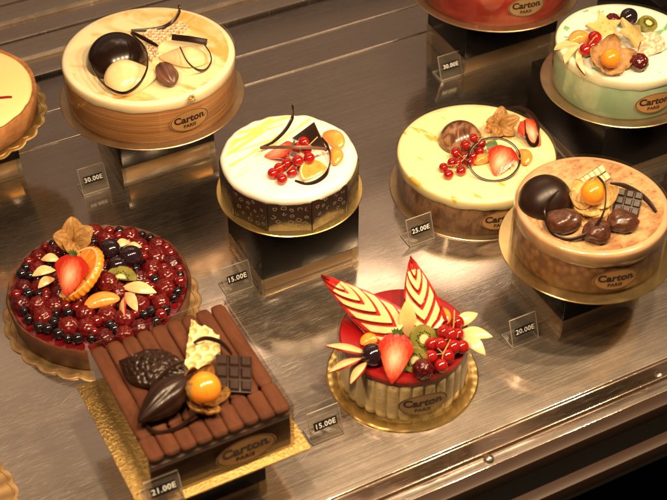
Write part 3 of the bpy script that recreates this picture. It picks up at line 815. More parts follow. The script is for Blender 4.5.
def honeycomb(label, outline, T, th=.005, m='white_choc', mh='white_hole_shade', cell=.0078, tilt=(0, 0), name='honeycomb_chocolate', lift=.0):
    """plate of honeycomb chocolate: grid heights with dimples, cut to an outline of photo points"""
    P = [at(u, v, T+lift) for (u, v) in outline]
    c = sum(P, Vector())/len(P); poly = [(p.x-c.x, p.y-c.y) for p in P]
    def inside(x, y):
        r = False; j = len(poly)-1
        for i in range(len(poly)):
            xi, yi = poly[i]; xj, yj = poly[j]
            if (yi > y) != (yj > y) and x < (xj-xi)*(y-yi)/(yj-yi)+xi: r = not r
            j = i
        return r
    xs = [p[0] for p in poly]; ys = [p[1] for p in poly]; g = .0007
    bm = bmesh.new()
    vs = [bm.verts.new((x, y, 0)) for x, y in poly]; f = bm.faces.new(vs)
    # fine grid by bisecting
    for axis, lo, hi in ((Vector((1, 0, 0)), min(xs), max(xs)), (Vector((0, 1, 0)), min(ys), max(ys))):
        q = lo+g
        while q < hi:
            bmesh.ops.bisect_plane(bm, geom=bm.verts[:]+bm.edges[:]+bm.faces[:], plane_co=axis*q, plane_no=axis); q += g
    cells = []
    j = 0; y = min(ys)
    while y < max(ys)+cell:
        x = min(xs)+(cell/2 if j % 2 else 0)
        while x < max(xs)+cell:
            cells.append((x+random.uniform(-.1, .1)*cell, y+random.uniform(-.1, .1)*cell)); x += cell
        y += cell*.87; j += 1
    hole = set()
    for v in bm.verts:
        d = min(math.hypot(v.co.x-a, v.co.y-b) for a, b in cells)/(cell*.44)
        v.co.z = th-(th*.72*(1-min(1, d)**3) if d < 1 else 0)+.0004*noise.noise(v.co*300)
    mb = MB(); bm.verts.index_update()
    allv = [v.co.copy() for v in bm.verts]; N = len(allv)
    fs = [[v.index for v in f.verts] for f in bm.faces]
    mi = [1 if sum(allv[i].z for i in f)/len(f) < th*.78 else 0 for f in fs]  # low faces take the darker cell colour, dimple shade put into it
    side = []
    for e in bm.edges:
        if len(e.link_faces) == 1: side.append([e.verts[0].index, e.verts[1].index, N+e.verts[1].index, N+e.verts[0].index])
    bm.free()
    mb.v = allv+[Vector((p.x, p.y, 0)) for p in allv]; mb.f = fs+[[N+i for i in f][::-1] for f in fs]+side
    mb.mi = mi+[0]*(len(fs)+len(side))
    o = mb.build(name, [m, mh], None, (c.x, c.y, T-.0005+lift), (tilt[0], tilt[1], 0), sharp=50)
    return tag(o, label, 'honeycomb chocolate')
def pear(label, u, v, T, r, L, rot, h=.016):
    mb = MB()
    def fn(p):
        q = p.copy(); s = (q.x+1)/2
        k = 1-.62*max(0, s-.35)**1.1/.65
        q.y *= k; q.z *= k
        if q.z < 0: q.z *= .15
        n_ = .04*noise.noise(p*2.3); q.z += n_
        return q
    mb.ball((0, 0, 0), (L/2, r, h), 32, 20, 0, fn)
    o = tag(mb.build('pear_half', 'pear'), label, 'poached pear', 'poached pear halves')
    return place(o, u, v, T, rot)
def chestnut(label, u, v, T, sx, sy, sz, rot, seed):
    mb = MB()
    def fn(p):
        n1 = noise.noise(p*1.6+Vector((seed*3.1, 0, 0))); n2 = noise.noise(Vector((p.x*3, p.y*9, p.z*6))+Vector((seed, 5, 2)))
        q = p*(1+.17*n1+.06*n2); q.y *= 1-.18*p.x
        return q
    mb.ball((0, 0, 0), (sx/2, sy/2, sz/2), 48, 32, 0, fn)
    o = tag(mb.build('candied_chestnut', 'chestnut', sharp=80), label, 'chestnut', 'candied chestnuts')
    return place(o, u, v, T, rot)
def star(label, u, v, T, r, rot, th=.006):
    out = []
    for k in range(10):
        a = PI*k/5; rr = r if k % 2 == 0 else r*.5
        out.append((rr*math.cos(a), rr*math.sin(a)))
    mb = MB(); mb.prism(out, 0, th, 0, .0012)
    for k in range(5):
        a = 2*PI*k/5+.3; mb.ball((r*.26*math.cos(a), r*.26*math.sin(a), th+.0001), (.0016, .0009, .0006), 8, 5, 1)
    o = tag(mb.build('starfruit_slice', ['star', 'stem']), label, 'starfruit', 'starfruit slices')
    return place(o, u, v, T, rot)
def kiwi(label, u, v, T, r, rot, th=.005, oval=.8, half=False):
    mb = MB()
    def fn(p, a):
        p.y *= oval
        if half and p.y < 0: p.y *= .12
        return p
    mb.lathe([(0, 0), (r*.97, 0), (r, th*.5), (r*.97, th)], 48, 0, fn=fn)
    mb.lathe([(r*.97, th), (r*.35, th+.0001), (0, th+.0002)], 48, 0, fn=fn)
    mb.lathe([(r*.33, th+.00035), (r*.2, th+.0005), (0, th+.0005)], 32, 1, fn=fn)
    for k in range(22):
        a = 2*PI*k/22; rr = r*random.uniform(.42, .6)
        p = fn(Vector((rr*math.cos(a), rr*math.sin(a), th+.0003)), a)
        mb.ball(p, (.0009, .0007, .0005), 6, 4, 2)
    o = tag(mb.build('kiwi_slice', ['kiwi', 'kiwi_core', 'seed']), label, 'kiwi', 'kiwi slices')
    return place(o, u, v, T, rot)
def chevron_apple(label, tip, base, T, w, hgt, roll=0.0, layers=5):
    """apple quarter cut into nested V shaped layers, fanned out; tip and base are (u, v, z)"""
    A = at(tip[0], tip[1], T+tip[2]); B = at(base[0], base[1], T+base[2])
    ax = (A-B); L = ax.length; ax.normalize()
    view = (CAM-(A+B)/2).normalized()
    sd = Vector((0, 0, 1)).cross(ax).normalized(); nz = ax.cross(sd).normalized()
    nz = (nz*.35+view).normalized(); nz = (nz-ax*nz.dot(ax)).normalized(); sd = nz.cross(ax)
    q = Matrix.Rotation(roll, 3, ax); sd = q @ sd; nz = q @ nz
    nx, ny = 300, 72; vs = []; fs = []; mi = []
    for i in range(nx+1):
        s = i/nx; x = (s-.5)*L
        hw = w/2*max(.05, (1-s**1.5)**.8*(min(1, s/.22+.55))**.7*1.05)
        for k in range(ny+1):
            y = 2*k/ny-1
            ph = (s-.42*abs(y)**1.15+.5)*layers
            fr = ph-math.floor(ph)
            step = (fr)*.0035
            z = hgt*(1-abs(y)**1.8)*(max(.06, (1-s))**.5)-step+.0035
            if abs(y) > .97: z = 0
            vs.append((x, hw*y, z))
    m = ny+1
    for i in range(nx):
        s = (i+.5)/nx
        for k in range(ny):
            y = abs(2*(k+.5)/ny-1); ph = (s-.42*y**1.15+.5)*layers; fr = ph-math.floor(ph)
            fs.append([i*m+k, i*m+k+1, (i+1)*m+k+1, (i+1)*m+k])
            mi.append(1 if (fr > .72 or fr < .03 or y > .80 or s > .80) else 0)
    mb = MB(); mb.add(vs, fs); mb.mi = mi
    N = len(mb.v)
    bd = [k for k in range(m)]+[i*m+ny for i in range(1, nx+1)]+[nx*m+k for k in range(ny-1, -1, -1)]+[i*m for i in range(nx-1, 0, -1)]
    for i in bd: p = mb.v[i]; mb.v.append(Vector((p.x, p.y*.8, -.004)))
    for j in range(len(bd)):
        j2 = (j+1) % len(bd); mb.f.append([bd[j], N+j, N+j2, bd[j2]]); mb.mi.append(1)
    mb.f.append([N+j for j in range(len(bd))][::-1]); mb.mi.append(1)
    o = mb.build('carved_apple', ['apple', 'apple_skin'], None, (A+B)/2, Matrix(((ax.x, sd.x, nz.x), (ax.y, sd.y, nz.y), (ax.z, sd.z, nz.z))).to_euler(), sharp=45)
    return tag(o, label, 'carved apple', 'apple quarters carved into nested chevrons')

# ------------------------------------------------------------------ round cakes
def round_cake(label, c, z, r, h, side, rim, top, rim_h=.011, rim_out=.0008, wav=.0012, name='round_cake', collar=True, collar_h=.0006, seg=128, seed=0):
    t = thing(name, label, 'cake', (c[0], c[1], z), 0)
    mb = MB(); mb.lathe([(0, 0), (r-.0015, 0), (r-.0005, .0015), (r-.0005, h-rim_h*.6), (0, h-rim_h*.6)], seg)
    mb.build('sponge', side, t)
    mb = MB()
    def fn(p, a):
        if p.z < h-rim_h*.75: p.z += wav*noise.noise(Vector((math.cos(a)*5, math.sin(a)*5, seed)))*2
        elif math.hypot(p.x, p.y) < r-.003: p.z += .0005*noise.noise(Vector((p.x*60, p.y*60, seed)))
        return p
    prof = [(r-.004, h-rim_h), (r+rim_out-.0008, h-rim_h), (r+rim_out, h-rim_h+.001), (r+rim_out, h-.004), (r+rim_out-.0008, h-.0018), (r+rim_out-.0028, h-.0004), (r-.006, h)]
    mb.lathe(prof, seg, 0, fn=fn)
    # the flat top as concentric rings, its own material
    vs = []; fs = []; rings = 10
    for j in range(rings+1):
        rr = (r-.006)*(1-j/rings) if j < rings else .0005
        for k in range(seg):
            a = 2*PI*k/seg; p = Vector((rr*math.cos(a), rr*math.sin(a), h))
            if rr < r-.0065: p.z += .0005*noise.noise(Vector((p.x*60, p.y*60, seed)))
            vs.append(p)
    for j in range(rings):
        for k in range(seg):
            k2 = (k+1) % seg; fs.append([j*seg+k, j*seg+k2, (j+1)*seg+k2, (j+1)*seg+k])
    fs.append([rings*seg+k for k in range(seg)])
    mb.f.pop(); mb.mi.pop()
    mb.add(vs, fs, 1)
    mb.build('glaze', [rim, top], t, sharp=70)
    cl = None
    if collar:
        cl = MB(); rc = r+rim_out+.0006
        cl.lathe([(rc, .0002), (rc+.0003, .0002), (rc+.0003, h+collar_h), (rc, h+collar_h), (rc, .0002)], seg)
        cl.f = [f for f in cl.f if len(f) == 4]; cl.mi = [0]*len(cl.f)
        cl = cl.build('clear_collar', 'film', t)
    t['r'] = r+rim_out+.001
    return t, cl

def ctr(a, b): p = shelf_pt(a, b); return (p.x, p.y)

# ---- C1: cream cake at the back left
c1 = (-.2020, .1660); z1 = .085; T1 = z1+.0016+.053
riser('black riser under the cream cake with two pears', ctr(-.1040, .2450), .113, .088, z1)
round_board('bronze round board under the cream cake with two pears', c1, z1, .1028, 'gold_pale')
t, cl = round_cake('large cream cake with caramel swirls, banded sponge side and pear and chocolate dome on top', c1, z1+.0016, .0935, .053, 'c1_side', 'c1_rim', 'c1_top', .012)
cyl_label(cl, .0950, phi_for(190, c1, .095, z1+.03), .0235, .046, .026, 'label_tan')
dome('glossy dark chocolate dome on the cream cake with pears', 116, 50, T1, .0335)
pear('round pear half lying against the dark dome on the cream cake', 130, 76.5, T1, .0235, .056, (R(28), R(2), R(14)), .014)
pear('pear half beside the cocoa bean, under a loop of chocolate', 183, 55, T1, .018, .054, (R(6), 0, R(172)), .015)
curl('dark ring hugging the pear in front of the dark dome', [(89, 59, .014), (95, 73, .014), (107, 87, .013), (124, 93, .013), (139, 84, .019), (147.5, 66, .027), (145, 48, .034), (131, 33, .036)], T1, .0042, .0014, (0, -.3, .9))
curl('dark S shaped curl rising at the back of the cream cake', [(131, 30, .004), (148, 29.5, .004), (163, 27, .006), (173, 21, .012), (179, 12, .018), (179, 5, .024)], T1, .0040, .0013)
curl('short dark stick reaching from the dome to the honeycomb', [(132, 32, .012), (145, 39, .010), (158, 46, .008)], T1, .0042, .002, (0, .5, .85))
honeycomb('pale honeycomb crumble between the pears on the cream cake', [(145, 58), (149, 44), (144, 38), (150, 31), (166, 28), (181, 25), (189, 29), (183, 35), (168, 39), (158, 47), (159, 60), (152, 63)], T1, .006, 'nougat', 'nougat_hole', .0062)
curl('wide flat dark stick lying behind the second pear', [(172, 37, .010), (190, 39, .013), (207, 42, .012)], T1, .0068, .0018, (0, .6, .8), taper=0)
curl('dark hook looping over the pear beside the cocoa bean', [(204, 44, .015), (210, 53, .013), (211, 62, .008), (205, 70, .004), (196, 69, .012), (187, 61, .018), (180, 47, .021)], T1, .0032, .0013, (0, -.4, .9))
mb = MB()
def bean(p):
    a = math.atan2(p.z, p.y); q = p.copy(); k = 1+.10*math.cos(a*7); s = (1-abs(p.x)**2.2*.35)
    q.y *= k*s; q.z *= k*s; return q
mb.ball((0, 0, 0), (.0185, .0112, .010), 56, 24, 0, bean)
place(tag(mb.build('chocolate_bean', 'choc_milk', sharp=70), 'ridged milk chocolate cocoa bean at the front of the cream cake', 'chocolate'), 167, 74, T1, (0, R(8), R(-62)))
mb = MB(); bm = bmesh.new(); bmesh.ops.create_grid(bm, x_segments=8, y_segments=8, size=.0032)
for v in bm.verts: v.co.z = .0022*noise.noise(v.co*600)+.001; v.co.x += .0012*noise.noise(v.co*500+Vector((9, 2, 1)))
r_ = bmesh.ops.solidify(bm, geom=bm.faces[:], thickness=.0003)
mb.addbm(bm)
place(tag(mb.build('gold_leaf_flake', 'gold_leaf', sharp=80), 'crumpled flake of gold leaf at the edge of the cream cake', 'gold leaf'), 192, 98, T1-.002, (R(35), 0, .4))
price_sign('30.00E', 93, 178, 'clear sign reading 30.00E beside the riser of the pear cake')

# ---- C2: white cake in printed chocolate panels
c2 = (-.0450, -.0030); z2 = .088; T2 = z2+.0016+.0445
riser('black riser with gold strip under the white cake in dark panels', ctr(-.0405, .0150), .113, .086, z2, clear=.020)
round_board('bright gold board under the white cake in dark printed panels', c2, z2, .0752, 'gold')
t = thing('round_cake', 'white cake walled with dark chocolate panels printed with pale motifs', 'cake', (*c2, z2+.0016), 0)
h2 = .0445; r2 = .0685
mb = MB(); mb.lathe([(0, .0002), (r2-.006, .0002), (r2-.006, h2-.012), (0, h2-.012)], 96); mb.build('sponge', 'choc_side', t)
mb = MB(); nP = 10
ph0 = phi_for(268, c2, r2, z2+.03)
def fn(p, a):
    rr = math.hypot(p.x, p.y)
    if rr > .02:
        k = ((a-ph0) % (2*PI/nP))-PI/nP
        pk = math.cos(PI/nP)/math.cos(k)
        kk = (pk*.3+.7) if rr > r2-.0045 else 1+(pk-1)*.3*(rr/r2)**4
        p.x *= kk; p.y *= kk
    p.z += .0007*noise.noise(Vector((p.x*70, p.y*70, 3)))+(.0012*noise.noise(Vector((math.cos(a)*6, math.sin(a)*6, 1))) if rr > r2-.004 else 0)
    return p
mb.lathe([(r2-.005, h2-.016), (r2+.0004, h2-.010), (r2+.0010, h2-.006), (r2+.0002, h2-.003), (r2-.0025, h2-.0008), (r2-.006, h2)], 128, 0, fn=fn); mb.f.pop(); mb.mi.pop()
mb.lathe([(r2-.006, h2), (r2*.8, h2), (r2*.6, h2), (r2*.4, h2), (r2*.2, h2), (0, h2)], 128, 1, fn=fn); 
mb.f = [f for f in mb.f if len(f) <= 4]; mb.mi = mb.mi[:len(mb.f)]
mb.mi = [0 if i < 128*5 else 1 for i in range(len(mb.f))]
mb.build('cream', ['cream_white', 'c2_top'], t, sharp=80)
motifs = [[(-1, -1), (-1, .3), (-.4, -.1), (0, .8), (.4, -.1), (1, .3), (1, -1), (-1, -1)],
          [(-1, -.7), (-.8, .7), (.8, .7), (1, -.7), (-1, -.7)],
          [(-.9, .6), (-.5, -.8), (.5, -.8), (.9, .6), (-.9, .6)],
          [(0, -1), (.9, 0), (0, 1), (-.9, 0), (0, -1)]]
for k in range(nP):
    a0 = ph0+2*PI*k/nP; a1 = a0+2*PI/nP; am = (a0+a1)/2
    rp = r2+.0022
    e0 = Vector((rp*math.cos(a0), rp*math.sin(a0), 0)); e1 = Vector((rp*math.cos(a1), rp*math.sin(a1), 0))
    ex = (e1-e0); W = ex.length-.0008; ex.normalize(); nr = Vector((math.cos(am), math.sin(am), 0))
    o_ = (e0+e1)/2; hp = h2-.0085+random.uniform(-.0012, .0012); tw = R(random.uniform(-1.5, 1.5))
    mx = Matrix.Translation(o_) @ Matrix(((ex.x, nr.x, 0, 0), (ex.y, nr.y, 0, 0), (0, 0, 1, 0), (0, 0, 0, 1))) @ Matrix.Rotation(tw, 4, 'Z')
    mb = MB(); mb.box((0, -.0009, hp/2+.0002), (W, .0018, hp), 0, .0004, mx)
    pts = []
    for tr in range(900):
        x = random.uniform(-W/2+.004, W/2-.004); z = random.uniform(.004, hp-.004)
        if all((x-p[0])**2+(z-p[1])**2 > .0072**2 for p in pts): pts.append((x, z))
    for (x, z) in pts:
        mo = random.choice(motifs); s = random.uniform(.0016, .0026); an = random.uniform(-.7, .7)
        q = [(x+s*(px*math.cos(an)-pz*math.sin(an)), z+s*(px*math.sin(an)+pz*math.cos(an))) for px, pz in mo]
        for (x0, y0), (x1, y1) in zip(q, q[1:]):
            dx, dy = x1-x0, y1-y0; l = math.hypot(dx, dy) or 1; nx_, ny_ = -dy/l*.00026, dx/l*.00026
            if random.random() < .12: continue
            mb.add([Vector((x0+nx_, .00015, y0+ny_)), Vector((x1+nx_, .00015, y1+ny_)), Vector((x1-nx_, .00015, y1-ny_)), Vector((x0-nx_, .00015, y0-ny_))], [[0, 1, 2, 3]], 1, mx)
    mb.build('chocolate_panel', ['choc_panel', 'white_print'], t, recalc=False)
Z = lambda x, y: (240+x/4.545, 100+y/4.545)
strawberry('strawberry half with its tip to the left on the white panelled cake', *Z(178, 225), T2, .034, .027, (R(28), R(0), R(-98)), True)
mb = MB()
P = [at(*Z(238, 172), T2+.004), at(*Z(335, 100), T2+.030), at(*Z(366, 172), T2+.018), at(*Z(395, 232), T2+.003)]
nn = (P[1]-P[0]).cross(P[3]-P[0]).normalized()*.0010
mb.add([p-nn for p in P]+[p+nn for p in P], [[0, 1, 2, 3], [7, 6, 5, 4], [0, 4, 5, 1], [1, 5, 6, 2], [2, 6, 7, 3], [3, 7, 4, 0]])
ornament('chocolate_triangle', 'dark chocolate triangle leaning up behind the redcurrants on the white cake', mb, 'choc_matte', 'chocolate plaque')
currants('redcurrants heaped beside the strawberry on the white panelled cake',
         [Z(150, 332), Z(190, 358), Z(235, 326), Z(178, 310), (*Z(214, 288), .003), (*Z(262, 275), .009), (*Z(290, 190), .010), (*Z(314, 262), .010), (*Z(302, 225), .012), Z(285, 305), (*Z(262, 215), .006)], T2, .0057,
         [(*Z(352, 168), .018), (*Z(315, 205), .016), (*Z(285, 245), .010)])
mandarin('mandarin segment farthest back on the white panelled cake', *Z(425, 178), T2, .031, .017, (R(25), 0, R(-52)))
mandarin('mandarin segment at the right side of the white panelled cake', *Z(436, 254), T2, .025, .015, (R(20), 0, R(-78)))
mb = MB()
def hs(p, a):
    if p.y < 0: p.y *= .25
    return p
mb.lathe([(0, 0), (.0150, 0), (.0158, .002), (.0150, .0045)], 40, 1, fn=hs); mb.lathe([(.0150, .0045), (.0137, .0047)], 40, 1, fn=hs); mb.lathe([(.0137, .0047), (.007, .0051), (0, .0050)], 40, 0, fn=hs)
mb.f = [f for f in mb.f if len(f) <= 4]; mb.mi = (mb.mi+[0]*999)[:len(mb.f)]
mb.mi = [1 if i < 160 else 0 for i in range(len(mb.f))]
place(tag(mb.build('orange_slice', ['orange_pale', 'pith'], sharp=60), 'half slice of orange in front of the redcurrants on the white cake', 'orange slice'), *Z(332, 318), T2, (R(28), 0, R(40)))
curl('long dark curl rising at the back left of the white panelled cake', [(*Z(95, 214), .010), (*Z(150, 190), .012), (*Z(205, 138), .018), (*Z(236, 85), .026), (*Z(242, 50), .034), (*Z(238, 22), .040)], T2, .0036, .0011)
curl('long shiny brown stick laid across the strawberry and redcurrants', [(*Z(92, 217), .012), (*Z(200, 214), .022), (*Z(300, 216), .024), (*Z(398, 222), .012)], T2, .0034, .0012, (0, .6, .8), 'choc_milk', 'chocolate_stick', taper=.1)
curl('dark arc bent around the orange slice on the white cake', [(*Z(372, 172), .018), (*Z(400, 215), .015), (*Z(410, 270), .010), (*Z(395, 330), .006), (*Z(350, 368), .002), (*Z(300, 380), .001), (*Z(250, 366), .001)], T2, .0040, .0011)
price_sign('15.00E', 237, 277, 'clear sign reading 15.00E in front of the white panelled cake')

# ---- C3: lemon yellow cake
c3 = (.1580, .1080); T3 = .0016+.0485
round_board('flat bronze board under the lemon yellow cake', c3, 0, .0950, 'gold_pale')
t, cl = round_cake('lemon yellow cake with crunchy dark side, topped with fruit and a bronze dome', c3, .0016, .0866, .0485, 'c3_side', 'c3_top', 'c3_top', .013, .0012, .0022, seed=4)
cyl_label(cl, .0885, phi_for(502, c3, .088, .03), .0215, .046, .026, 'label_tan')
Z = lambda x, y: (430+x/5.558, 100+y/5.558)
dome('bronze marbled chocolate dome on the lemon yellow cake', *Z(172, 186), T3, .0250, 'choc_bronze')
currants('redcurrants strung in a long bunch on the lemon yellow cake',
         [(*Z(240, 210), .010), (*Z(197, 248), .007), (*Z(142, 292), .004), (*Z(190, 312), .003), Z(122, 347), Z(75, 373), Z(103, 412), Z(173, 392), (*Z(155, 345), .002), (*Z(275, 282), .005), (*Z(236, 312), .004), (*Z(218, 345), .001), (*Z(285, 240), .008)], T3, .0056,
         [(*Z(300, 200), .014), (*Z(240, 260), .010), (*Z(190, 325), .006), (*Z(150, 360), .003)])
physalis('open brown papery husk standing at the back of the lemon yellow cake', *Z(402, 138), T3, .008, (R(40), R(-6), .5), 5, .029, .018, 62, -46, 'husk', False, 3, -.14)
mandarin('dull orange fruit strip between the bronze dome and the husk', *Z(325, 160), T3, .024, .009, (R(50), R(50), R(80)), 'orange_flesh', .008)
strawberry('glazed strawberry half inside the dark ring on the lemon yellow cake', *Z(405, 338), T3, .037, .034, (R(34), R(0), R(-24)), False)
strawberry('strawberry at the right rear edge of the lemon yellow cake', *Z(550, 180), T3, .036, .031, (R(34), R(4), R(40)), False)
mb = MB()
for a in (0,):
    out = [(.010*math.cos(k*PI/10)*(1-.3*math.cos(k*PI/10)**2), .0055*math.sin(k*PI/10)) for k in range(20)]
    mb.prism(out, 0, .0012, 0, .0004)
place(tag(mb.build('mint_leaf', 'leaf_green'), 'small dull green leaf above the strawberry on the lemon cake', 'leaf'), *Z(345, 252), T3+.012, (R(35), 0, .5))
mandarin('mandarin segment half hidden by the ring on the lemon yellow cake', *Z(524, 315), T3, .026, .016, (R(15), 0, R(-70)))
mandarin('mandarin segment under the redcurrants on the lemon yellow cake', *Z(288, 330), T3, .020, .012, (R(15), 0, R(20)))
ring = []
for k in range(33):
    a = 2*PI*k/32*.985+2.2
    ring.append((494+26*math.cos(a), 159.5-21.6*math.sin(a), .016+.0155*math.sin(a)))
curl('thin dark hoop standing round the front strawberry on the lemon yellow cake', ring, T3, .0026, .0013, (0, .8, .5), taper=0)
curl('dark loop bent around the rear strawberry of the lemon yellow cake', [(*Z(445, 42), .018), (*Z(500, 42), .022), (*Z(560, 72), .024), (*Z(597, 130), .020), (*Z(602, 200), .010), (*Z(590, 245), .004), (*Z(555, 240), .006), (*Z(533, 190), .016), (*Z(527, 115), .022)], T3, .0046, .0013)
price_sign('25.00E', 420, 228.5, 'clear sign reading 25.00E in front of the lemon yellow cake')

# ---- C4: coffee cake with chestnuts
c4 = (.2515, -.0735); z4 = .076; T4 = z4+.0016+.0515
riser('black riser with clear foot under the coffee chestnut cake', ctr(.1880, -.1765), .096, .091, z4, clear=.024)
round_board('pale gold board under the coffee coloured chestnut cake', c4, z4, .0872, 'gold_olive')
t, cl = round_cake('coffee coloured cake brushed with cocoa, candied chestnuts on top', c4, z4+.0016, .0742, .0515, 'c4_side', 'c4_rim', 'c4_top', .017, .0006, .001, seed=7)
cyl_label(cl, .0758, phi_for(617, c4, .0755, z4+.025), .0200, .046, .026, 'label_tan')
Z = lambda x, y: (510+x/4.248, 155+y/4.248)
dome('large dark chocolate dome on the coffee chestnut cake', *Z(155, 158), T4, .0262, 'choc_satin', .12)
chestnut('candied chestnut nearest the dark dome', *Z(232, 280), T4, .035, .025, .020, (R(6), 0, R(5)), 1)
chestnut('candied chestnut in the middle, lowest of the three', *Z(366, 318), T4, .027, .027, .020, (R(10), 0, R(-50)), 2)
chestnut('candied chestnut in front of the squared dark bar', *Z(480, 276), T4, .030, .025, .020, (R(6), 0, R(-18)), 3)
physalis('orange physalis in a pale cupped husk on the coffee chestnut cake', *Z(355, 170), T4+.002, .0122, (R(12), R(2), 0), 6, .031, .024, -4, 62, 'husk_pale', True, 5, .12)
tablet('small squared dark bar leaning behind the third chestnut', [(*Z(440, 238), .002), (*Z(550, 268), .002), (*Z(563, 158), .014), (*Z(455, 140), .015)], T4, 3, 3)
tablet('striped white and dark chocolate piece behind the physalis', [(*Z(272, 118), .012), (*Z(300, 175), .004), (*Z(438, 105), .008), (*Z(385, 40), .020)], T4, 2, 6, .004, 'choc_matte', 'white_choc', 'striped_chocolate')
curl('thin dark hoop around the chestnuts of the coffee cake', [(*Z(372, 90), .028), (*Z(402, 130), .030), (*Z(405, 210), .024), (*Z(380, 280), .021), (*Z(325, 335), .010), (*Z(250, 358), .002), (*Z(185, 335), .002), (*Z(150, 270), .012), (*Z(158, 200), .022), (*Z(205, 150), .028)], T4, .0034, .0013)
curl('dark curl arching beyond the squared bar at right of the coffee cake', [(*Z(425, 118), .016), (*Z(480, 128), .016), (*Z(540, 158), .012), (*Z(585, 195), .007), (*Z(622, 242), .001)], T4, .0050, .0015)
price_sign('20.00E', 524, 329, 'clear sign reading 20.00E in front of the coffee chestnut cake')

# ---- C5: green cake
c5 = (.3235, .1935); z5 = .083; T5 = z5+.0016+.053
riser('large black riser under the white and green cake', ctr(.3830, .0270), .148, .146, z5, clear=.014)
round_board('clear edged pale board under the white and green cake', c5, z5, .0890, 'gold_pale')
t, cl = round_cake('white and green cake with mottled green side, heaped with mixed fruit', c5, z5+.0016, .0765, .053, 'c5_side', 'c5_rim', 'c5_top', .013, .0006, .001, seed=9)
cyl_label(cl, .0781, phi_for(656, c5, .0785, z5+.03), .0225, .046, .026, 'label_tan')
Z = lambda x, y: (545+x/5.467, y/5.467)
def rind_slice(label, pts, T):
    """thin flat round apple slice edge"""
    mb = MB(); P = upath(pts, T, 8); c = at(*pts[0][:2], T)
    n = len(P); vs = []; fs = []; mi = []
    q = (P[0]+P[-1])/2
    for p in P:
        i = q+(p-q)*.88
        vs += [Vector((p.x, p.y, T)), p, i+Vector((0, 0, .0002)), Vector((i.x, i.y, T))]
    for i in range(n-1):
        for k in range(4): fs.append([4*i+k, 4*i+(k+1) % 4, 4*i+4+(k+1) % 4, 4*i+4+k]); mi.append(1 if k == 0 else 0)
    b = len(vs); vs.append(q+Vector((0, 0, .0012))); vs.append(Vector((q.x, q.y, T)))
    for i in range(n-1):
        fs.append([4*i+2, b, 4*i+6]); fs.append([4*i+3, 4*i+7, b+1]); mi += [0, 0]
    fs.append([0, 1, 2, b, b+1, 3]); fs.append([4*n-4, 4*n-1, b+1, b, 4*n-2, 4*n-3]); mi += [0, 0]
    mb.add(vs, fs); mb.mi = mi
    return ornament('apple_slice', label, mb, ['apple', 'apple_skin'], 'apple slice', 'thin apple slices')
rind_slice('thin apple slice farthest left on the white and green cake', [(*Z(50, 266), .002), (*Z(68, 240), .003), (*Z(110, 222), .004), (*Z(160, 228), .004), (*Z(190, 240), .004)], T5)
rind_slice('thin apple slice in the middle of the fan on the green cake', [(*Z(108, 346), .002), (*Z(100, 310), .003), (*Z(118, 275), .004), (*Z(155, 255), .005), (*Z(188, 255), .005)], T5)
rind_slice('apple slice with thick red skin nearest the front on the green cake', [(*Z(220, 408), .002), (*Z(190, 370), .003), (*Z(170, 325), .005), (*Z(172, 285), .006), (*Z(190, 262), .006)], T5)
mandarin('orange mandarin segment behind the redcurrants of the green cake', *Z(190, 200), T5, .026, .017, (R(12), 0, R(15)))
star('brownish starfruit slice at the back of the green cake', *Z(320, 150), T5, .0225, (R(24), R(-8), .5))
star('yellow starfruit slice in the middle of the green cake', *Z(485, 190), T5+.004, .0225, (R(30), R(10), 1.1))
currants('three fat redcurrants beside the husk on the green cake', [(*Z(272, 206), .004), (*Z(224, 270), .002), (*Z(256, 248), .001)], T5, .0076, [(*Z(292, 180), .010), (*Z(250, 230), .010)])
grape('black grape at the back of the white and green cake', *Z(458, 92), T5+.002, .0100, (0, R(20), R(60)))
raspberry('raspberry half hidden behind the brownish starfruit slice', *Z(368, 112), T5, .0085, (R(50), 0, .3))
kiwi('kiwi slice near the black grape on the green cake', *Z(560, 130), T5, .0125, (R(30), R(15), .4))
strawberry('sugared strawberry half at right on the green cake', *Z(580, 245), T5, .036, .028, (R(28), R(22), R(-40)), False, True)
raspberry('dark raspberry in front of the sugared strawberry', *Z(515, 340), T5, .0102, (R(60), R(10), .5))
physalis('orange physalis with brown husk at the front of the green cake', *Z(372, 305), T5, .0108, (R(30), R(-4), .3), 5, .031, .027, 0, 75, 'husk_tan', True, 8, .14)

# ---- C6: red cake at the top edge
c6 = (.1975, .3880); z6 = .088; T6 = z6+.055
riser('black riser under the red cake at the back', ctr(.3565, .2520), .136, .092, z6)
round_board('pale round board under the red cake at the back', c6, z6, .1054, 'gold_pale')
t, cl = round_cake('large red fruit cake at the back', c6, z6+.0016, .0955, .055, 'c6_side', 'c6_side', 'c6_top', .011, .0006, .001, seed=12)
cyl_label(cl, .0970, phi_for(527, c6, .0965, z6+.03), .0265, .046, .026, 'label_dark')
price_sign('30.00E', 450, 65, 'clear sign reading 30.00E in front of the red cake')
# dark riser behind the green cake
riser('black riser behind the green cake, its top out of view', (.4260, .4250), .13, .12, .085, clear=.016)

